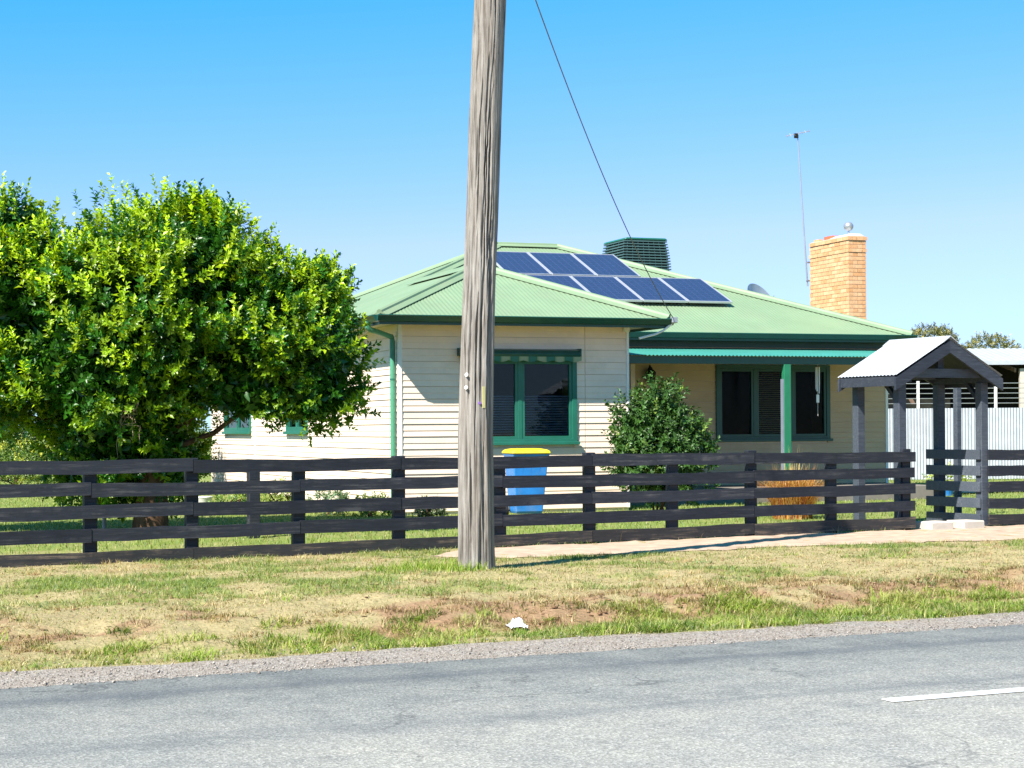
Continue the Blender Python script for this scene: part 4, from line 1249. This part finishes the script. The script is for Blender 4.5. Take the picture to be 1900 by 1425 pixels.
# fountain grass: arching dry blades
def blades(P, H, lean, width, cols, rng, seg=4, droop=1.0):
    n = len(P); a = rng.uniform(0, 2 * PI, n)
    d = np.stack([np.cos(a), np.sin(a), np.zeros(n)], 1)
    s = np.stack([-np.sin(a), np.cos(a), np.zeros(n)], 1)
    V = []
    for k in range(seg + 1):
        t = k / seg
        p = P + d * (lean * H * t ** (1.0 + .6 * droop))[:, None]
        p = p + np.array([0, 0, 1]) * (H * (t - .35 * droop * lean * t ** 2.5))[:, None]
        w = (width * (1 - t ** 1.5))[:, None]
        if k < seg:
            V += [p - s * w / 2, p + s * w / 2]
        else:
            V += [p]
    V = np.stack(V, 1); m = V.shape[1]
    q = np.arange(n)[:, None] * m
    F = []
    for k in range(seg - 1):
        F += [q + np.array([[2 * k, 2 * k + 1, 2 * k + 3]]), q + np.array([[2 * k, 2 * k + 3, 2 * k + 2]])]
    F += [q + np.array([[2 * seg - 2, 2 * seg - 1, 2 * seg]])]
    return V.reshape(-1, 3), np.concatenate(F, 0), np.repeat(cols, m, 0)
fg = thing("fountain_grass", "orange brown clump of dry arching grass behind the fence by the verandah post", "ornamental grass", (4.28, 28.0, gzw(4.28, 28)))
n = 2000
rad = .30 * np.sqrt(rng.random(n)); an_ = rng.uniform(0, 2 * PI, n)
P_ = np.stack([rad * np.cos(an_), rad * np.sin(an_), np.zeros(n)], 1)
pal = np.array([(.60, .27, .06), (.46, .15, .05), (.62, .38, .12), (.34, .11, .04), (.70, .50, .24), (.55, .30, .06)])
V_, F_, C_ = blades(P_, rng.uniform(.5, .98, n), rng.uniform(.15, .95, n), np.full(n, .0105), pal[rng.integers(0, 6, n)], rng, 5)
o = link("blade_tuft", np_mesh("blade_tuft", V_, F_, M['dry'], C_), fg); o["kind"] = "stuff"
n = 26
P_ = np.stack([rng.normal(0, .1, n), rng.normal(0, .1, n), np.zeros(n)], 1)
V_, F_, C_ = blades(P_, rng.uniform(.95, 1.2, n), rng.uniform(.1, .4, n), np.full(n, .012), np.tile([.62, .52, .22], (n, 1)), rng, 4, .5)
o = link("seed_stalk", np_mesh("seed_stalk", V_, F_, M['dry'], C_), fg); o["kind"] = "stuff"

# distant gums
for k, (x, y, h, lob, lab) in enumerate([
        (27.4, 120, 8.4, [(0, 0, 6.9, 1.5, 1.5, 1.2), (-.9, 0, 6.6, .8, 1, .8), (.9, 0, 7.1, .7, 1, .8), (0, 0, 5.6, 1.2, 1.2, .9)], "olive gum tree crown just right of the green roof tip"),
        (31.8, 122, 7.8, [(0, 0, 6.4, 1.7, 1.5, 1.2), (1.2, 0, 6.1, 1.0, 1, .9), (-1.6, 0, 6.0, 1.0, 1, .7), (-.2, 0, 5.0, 1.8, 1.2, .9)], "darker gum tree above the shed roof at the right edge")]):
    rng2 = np.random.default_rng(60 + k)
    t_ = thing("gum_tree", lab, "tree", (x, y, .4), 0, "gum trees far behind the shed")
    lob = [(x_, y_, z_ - .45, a_, b_, c_ * .85) for x_, y_, z_, a_, b_, c_ in lob]
    a = crown(lob, 900, 9, .35, .20, .085, (np.array([.17, .18, .065]), np.array([.42, .36, .13])), rng2, up=.4, young=.4, inner_n=300, inner=.6)
    c = link("crown", leaf_mesh("crown", *a[:5], a[5], M['leaf']), t_); c["kind"] = "stuff"
    mb = MB(); mb.tube([(0, 0, -.2), (.1, 0, 2), (-.1, 0, 4.4)], [.28, .22, .14], 8); part("trunk", mb, M['gumbark'], t_, smooth=True)
    for l in lob:
        mb = MB(); limbs(mb, (-.05, 0, 3.8), [l[:3]], .1, rng2); part("limb", mb, M['gumbark'], t_, smooth=True)

# ---------------------------------------------------------------- small things
lt = MB(); n = 14
rs = np.random.default_rng(4)
for i_ in range(n + 1):
    for j_ in range(7):
        x, y = i_ / n - .5, j_ / 6 - .5
        k_ = max(0, 1 - (2 * abs(x)) ** 2) * max(0, 1 - (2 * abs(y)) ** 2)
        lt.v.append((x * .12 * (1 + .25 * rs.random()), y * .15 * (1 + .3 * rs.random()), .03 + .05 * k_ * (.3 + 1.2 * rs.random()) + rs.uniform(-.012, .012)))
for i_ in range(n):
    for j_ in range(6):
        q = i_ * 7 + j_; lt.f.append((q, q + 7, q + 8, q + 1))
o = part("crumpled_bag", lt, M['paper'], loc=(.03, 14.55, gzw(.03, 14.55)), rot=(0, 0, .3))
o.modifiers.new("skin", 'SOLIDIFY').thickness = .004
tag(o, "crumpled white plastic bag lying in the roadside grass", "litter")

pt = thing("plant_pot", "blue pot holding a yellow green plant behind the gate posts", "plant pot", (8.55, 36.0, gzw(8.55, 36.0)))
part("pot", MB().lathe([(.09, 0), (.14, .22), (.155, .24), (.15, .25), (.12, .23)], 18), M['blue'], pt, smooth=True)
a = crown([(0, 0, .38, .30, .25, .16), (-.22, 0, .36, .16, .15, .1), (.24, 0, .4, .16, .15, .1)], 70, 8, .12, .08, .03, (np.array([.3, .38, .03]), np.array([.6, .6, .05])), np.random.default_rng(2))
c = link("foliage", leaf_mesh("foliage", *a[:5], a[5], M['leaf']), pt); c["kind"] = "stuff"
o = part("garden_stake", MB().lathe([(.03, -.1), (.03, .28), (.055, .30), (.055, .36), (.02, .38)], 10), M['concrete'], loc=(-5.75, 25.8, gzw(-5.75, 25.8)))
tag(o, "short pale garden stake standing on the lawn under the big tree", "garden stake")
gp = fw(3.86, 3.0)
o = part("garden_post", MB().box(-.075, .075, -.06, .06, -.1, .92), M['rail'], loc=(gp.x, gp.y, gzw(gp.x, gp.y)), rot=(0, 0, FA), bevel=.006)
tag(o, "lone black timber post standing on the lawn behind the fence", "post")
o = part("white_bucket", MB().lathe([(.11, 0), (.14, .26), (.15, .27), (.15, .29), (.12, .29)], 16), M['white'], loc=(-5.15, 30.6, gzw(-5.15, 30.6)), smooth=True)
tag(o, "white bucket on the lawn at the far end of the side wall", "bucket")

# ---------------------------------------------------------------- grass and stones
def scatter(n, u0, u1, v0, v1, rng):
    return rng.uniform(u0, u1, n), rng.uniform(v0, v1, n)
def in_path(u, v):
    lo_ = np.interp(u, PATH_U, PATH_LO, left=99, right=99); hi_ = np.interp(u, PATH_U, PATH_HI, left=-99, right=-99)
    return (v > lo_ + .02) & (v < hi_)
def in_house(x, y):
    dx, dy = x - HC.x, y - HC.y
    lx = dx * HX.x + dy * HX.y; ly = dx * HY.x + dy * HY.y
    return ((lx > -.06) & (lx < 4.1) & (ly > -.06) & (ly < 17)) | ((lx > -.06) & (lx < 11.5) & (ly > 1.4) & (ly < 17))
def grass(name, n, reg, hgt, wid, seed, dens, lean=(.2, 1.1)):
    rng = np.random.default_rng(seed)
    u, v = scatter(n, *reg, rng)
    g, s = masks(u, v)
    x, y = uvw(u, v)
    # only what the lens can see, with a margin
    vis = np.abs(x) < .31 * y + 1.3
    keep = vis & (rng.random(n) < dens(u, v, g, s)) & ~in_path(u, v) & ~in_house(x, y)
    u, v, g, s = u[keep], v[keep], g[keep], s[keep]; n = len(u)
    z = gz(u, v) - .004
    isg = rng.random(n) < np.clip(g * 1.0, .08, .85)
    dry = np.array([(.45, .37, .205), (.39, .30, .155), (.50, .43, .27), (.28, .19, .105), (.35, .34, .145)])[rng.integers(0, 5, n)]
    grn = np.array([(.18, .25, .05), (.25, .31, .07), (.14, .20, .05), (.32, .35, .11), (.20, .27, .12)])[rng.integers(0, 5, n)]
    c = np.where(isg[:, None], grn, dry) * rng.uniform(.8, 1.2, (n, 1))
    hh = hgt(u, v, g, isg) * rng.uniform(.5, 1.3, n)
    P = np.stack([u, v, z], 1)
    V_, F_, C_ = blades(P, hh, rng.uniform(*lean, n), wid * rng.uniform(.7, 1.3, n), c, rng, 2)
    o = link(name, np_mesh(name, V_, F_, M['grass'], C_), rot=(0, 0, RA))
    tag(o, kind="stuff")
    return o
tuft = lambda u, v: sstep(.5, .68, fbm(u * 1.6, v * 1.9, 88))
grass("verge_grass", 540000, (-3, 22, 11.55, 21.6), lambda u, v, g, i: .026 + .022 * i + .03 * g, .0065, 1,
      lambda u, v, g, s: (.45 + .55 * g) * (1 - .8 * s) * sstep(11.55, 12.1, v), (.5, 1.5))
grass("lawn_grass", 120000, (0, 32, 20.6, 40), lambda u, v, g, i: .05 + .02 * i, .010, 3, lambda u, v, g, s: .9 + 0 * u)
grass("fence_foot_grass", 14000, (2, 22, 20.4, 23.0), lambda u, v, g, i: .10 + .12 * tuft(u * 2, v * 2), .007, 4,
      lambda u, v, g, s: (np.abs(((uvw(u, v)[0] - F0[0]) * FY[0] + (uvw(u, v)[1] - F0[1]) * FY[1]) + .12) < .12) * sstep(.5, .65, fbm(u * 1.3, v * .1, 70)), (.2, .7))
def clumps(name, n, reg, dens, h0, h1, rad, per, pal, seed, wid=.008):
    rng = np.random.default_rng(seed)
    u, v = scatter(n, *reg, rng); g, s_ = masks(u, v); x, y = uvw(u, v)
    k = (np.abs(x) < .31 * y + 1.3) & (rng.random(n) < dens(u, v, g, s_)) & ~in_path(u, v)
    u, v = u[k], v[k]; m = len(u)
    size = rng.uniform(.35, 1.0, m) ** 1.3
    cnt = (per * (.4 + size)).astype(int)
    idx = np.repeat(np.arange(m), cnt); N = len(idx)
    r = rad * size[idx] * np.sqrt(rng.random(N)); t = rng.uniform(0, 2 * PI, N)
    uu, vv = u[idx] + r * np.cos(t) * 1.3, v[idx] + r * np.sin(t)
    pal = np.array(pal); c = pal[rng.integers(0, len(pal), m)][idx] * rng.uniform(.75, 1.2, (N, 1))
    c = np.where((rng.random(N) < .16)[:, None], np.array([.52, .43, .22]), c)
    H_ = (h0 + (h1 - h0) * size[idx]) * rng.uniform(.5, 1.15, N)
    P = np.stack([uu, vv, gz(uu, vv) - .004], 1)
    V_, F_, C_ = blades(P, H_, rng.uniform(.35, 1.6, N), wid * rng.uniform(.7, 1.3, N), c, rng, 3)
    tag(link(name, np_mesh(name, V_, F_, M['grass'], C_), rot=(0, 0, RA)), kind="stuff")
GR = [(.17, .27, .035), (.24, .34, .045), (.12, .19, .03), (.32, .38, .08), (.36, .36, .12)]
clumps("ditch_grass", 3600, (-3, 22, 11.95, 13.9), lambda u, v, g, s: (.10 + .75 * sstep(3, 9, u)) * sstep(.42, .6, fbm(u * 1.1, v * 1.7, 88)) * (1 - .55 * sstep(13.0, 13.9, v)) + .05, .04, .135, .15, 60, GR, 2)
clumps("verge_tufts", 2600, (-3, 22, 13.0, 20.5), lambda u, v, g, s: .04 + .5 * g * sstep(.5, .62, fbm(u * 1.4, v * 1.4, 66)), .03, .085, .13, 40, GR + [(.20, .30, .12)], 6, .007)
clumps("dry_tufts", 1500, (-3, 22, 12.3, 20.0), lambda u, v, g, s: .35 * (1 - g), .03, .10, .10, 26, [(.60, .50, .28), (.52, .38, .20), (.42, .28, .16)], 7, .006)
clumps("bank_stubble", 2600, (-3, 22, 13.0, 15.0), lambda u, v, g, s: .75 * s, .025, .085, .13, 34, [(.22, .14, .075), (.33, .22, .11), (.42, .31, .16), (.16, .17, .05)], 27, .007)
# clods and leaf litter on the eroded bank
rng = np.random.default_rng(23)
def lumps(name, n, reg, dens, s0, s1, flat, cols, seed, m):
    rng = np.random.default_rng(seed)
    u, v = scatter(n, *reg, rng); g, s_ = masks(u, v); x, y = uvw(u, v)
    k = (np.abs(x) < .30 * y + .5) & (rng.random(n) < dens(u, v, g, s_)) & ~in_path(u, v)
    u, v = u[k], v[k]; n = len(u)
    sz = s0 + (s1 - s0) * rng.random(n) ** 3
    o8 = np.array([(1, 0, 0), (.7, .7, .1), (0, 1, 0), (-.7, .7, 0), (-1, 0, .1), (-.7, -.7, 0), (0, -1, 0), (.7, -.7, 0), (0, 0, 1), (0, 0, -.6)])
    P = np.stack([u, v, gz(u, v) + sz * flat * .3], 1)[:, None] + o8[None] * sz[:, None, None] * rng.uniform(.55, 1.3, (n, 10, 1)) * np.array([1, 1, flat])
    of = np.array([(i, (i + 1) % 8, 8) for i in range(8)] + [((i + 1) % 8, i, 9) for i in range(8)])
    F = (np.arange(n)[:, None, None] * 10 + of[None]).reshape(-1, 3)
    c = np.array(cols)[rng.integers(0, len(cols), n)] * rng.uniform(.8, 1.2, (n, 1))
    tag(link(name, np_mesh(name, P.reshape(-1, 3), F, m, np.repeat(c, 10, 0)), rot=(0, 0, RA)), kind="stuff")
lumps("soil_clods", 16000, (-3, 22, 12.9, 16.5), lambda u, v, g, s: s * sstep(.5, .65, fbm(u * 1.5, v * 2, 61)) + .01, .006, .032, .6, [(.27, .165, .10), (.36, .24, .16), (.22, .13, .08)], 24, M['ground'])
lumps("leaf_litter", 9000, (-3, 22, 11.6, 20.5), lambda u, v, g, s: .25 + .3 * s, .010, .028, .22, [(.24, .14, .07), (.36, .23, .11), (.16, .10, .06), (.44, .34, .2)], 25, M['ground'])
# weeds round the pole foot
rng = np.random.default_rng(14)
n = 1500
a_ = rng.uniform(0, 2 * PI, n); r_ = .20 + .5 * rng.random(n) ** 1.6
P_ = np.stack([-.45 - .12 + r_ * np.cos(a_) * 1.3, 18.77 + r_ * np.sin(a_) * .7, np.full(n, .03)], 1)
P_ = P_[P_[:, 0] < -.25]; n = len(P_)
grn = np.array([(.16, .27, .035), (.26, .36, .05), (.36, .40, .10)])[rng.integers(0, 3, n)]
V_, F_, C_ = blades(P_, rng.uniform(.06, .19, n), rng.uniform(.2, .9, n), np.full(n, .010), grn, rng, 3)
tag(link("pole_foot_weeds", np_mesh("pole_foot_weeds", V_, F_, M['grass'], C_)), kind="stuff")

rng = np.random.default_rng(15)
n = 9000
u = rng.uniform(-3, 22, n); v = 10.95 + np.abs(rng.normal(0, .6, n)); v = np.where(v > 12.3, 11.0 + rng.random(n) * 1.1, v)
x, y = uvw(u, v); kp = (np.abs(x) < .30 * y + .5); u, v = u[kp], v[kp]; n = len(u)
sz = rng.uniform(.003, .009, n) * (1 + 1.2 * (rng.random(n) < .05))
oct_ = np.array([(1, 0, 0), (0, 1, 0), (-1, 0, 0), (0, -1, 0), (0, 0, .8), (0, 0, -.5)])
Pp = np.stack([u, v, np.maximum(gz(u, v), np.interp(v, [11, 12], [-.003, -.022])) + .006], 1)[:, None] + oct_[None] * sz[:, None, None] * rng.uniform(.6, 1.3, (n, 6, 1))
of = np.array([(0, 1, 4), (1, 2, 4), (2, 3, 4), (3, 0, 4), (1, 0, 5), (2, 1, 5), (3, 2, 5), (0, 3, 5)])
Ff = (np.arange(n)[:, None, None] * 6 + of[None]).reshape(-1, 3)
tag(link("gravel_stones", np_mesh("gravel_stones", Pp.reshape(-1, 3), Ff, M['gravel']), rot=(0, 0, RA)), kind="stuff")
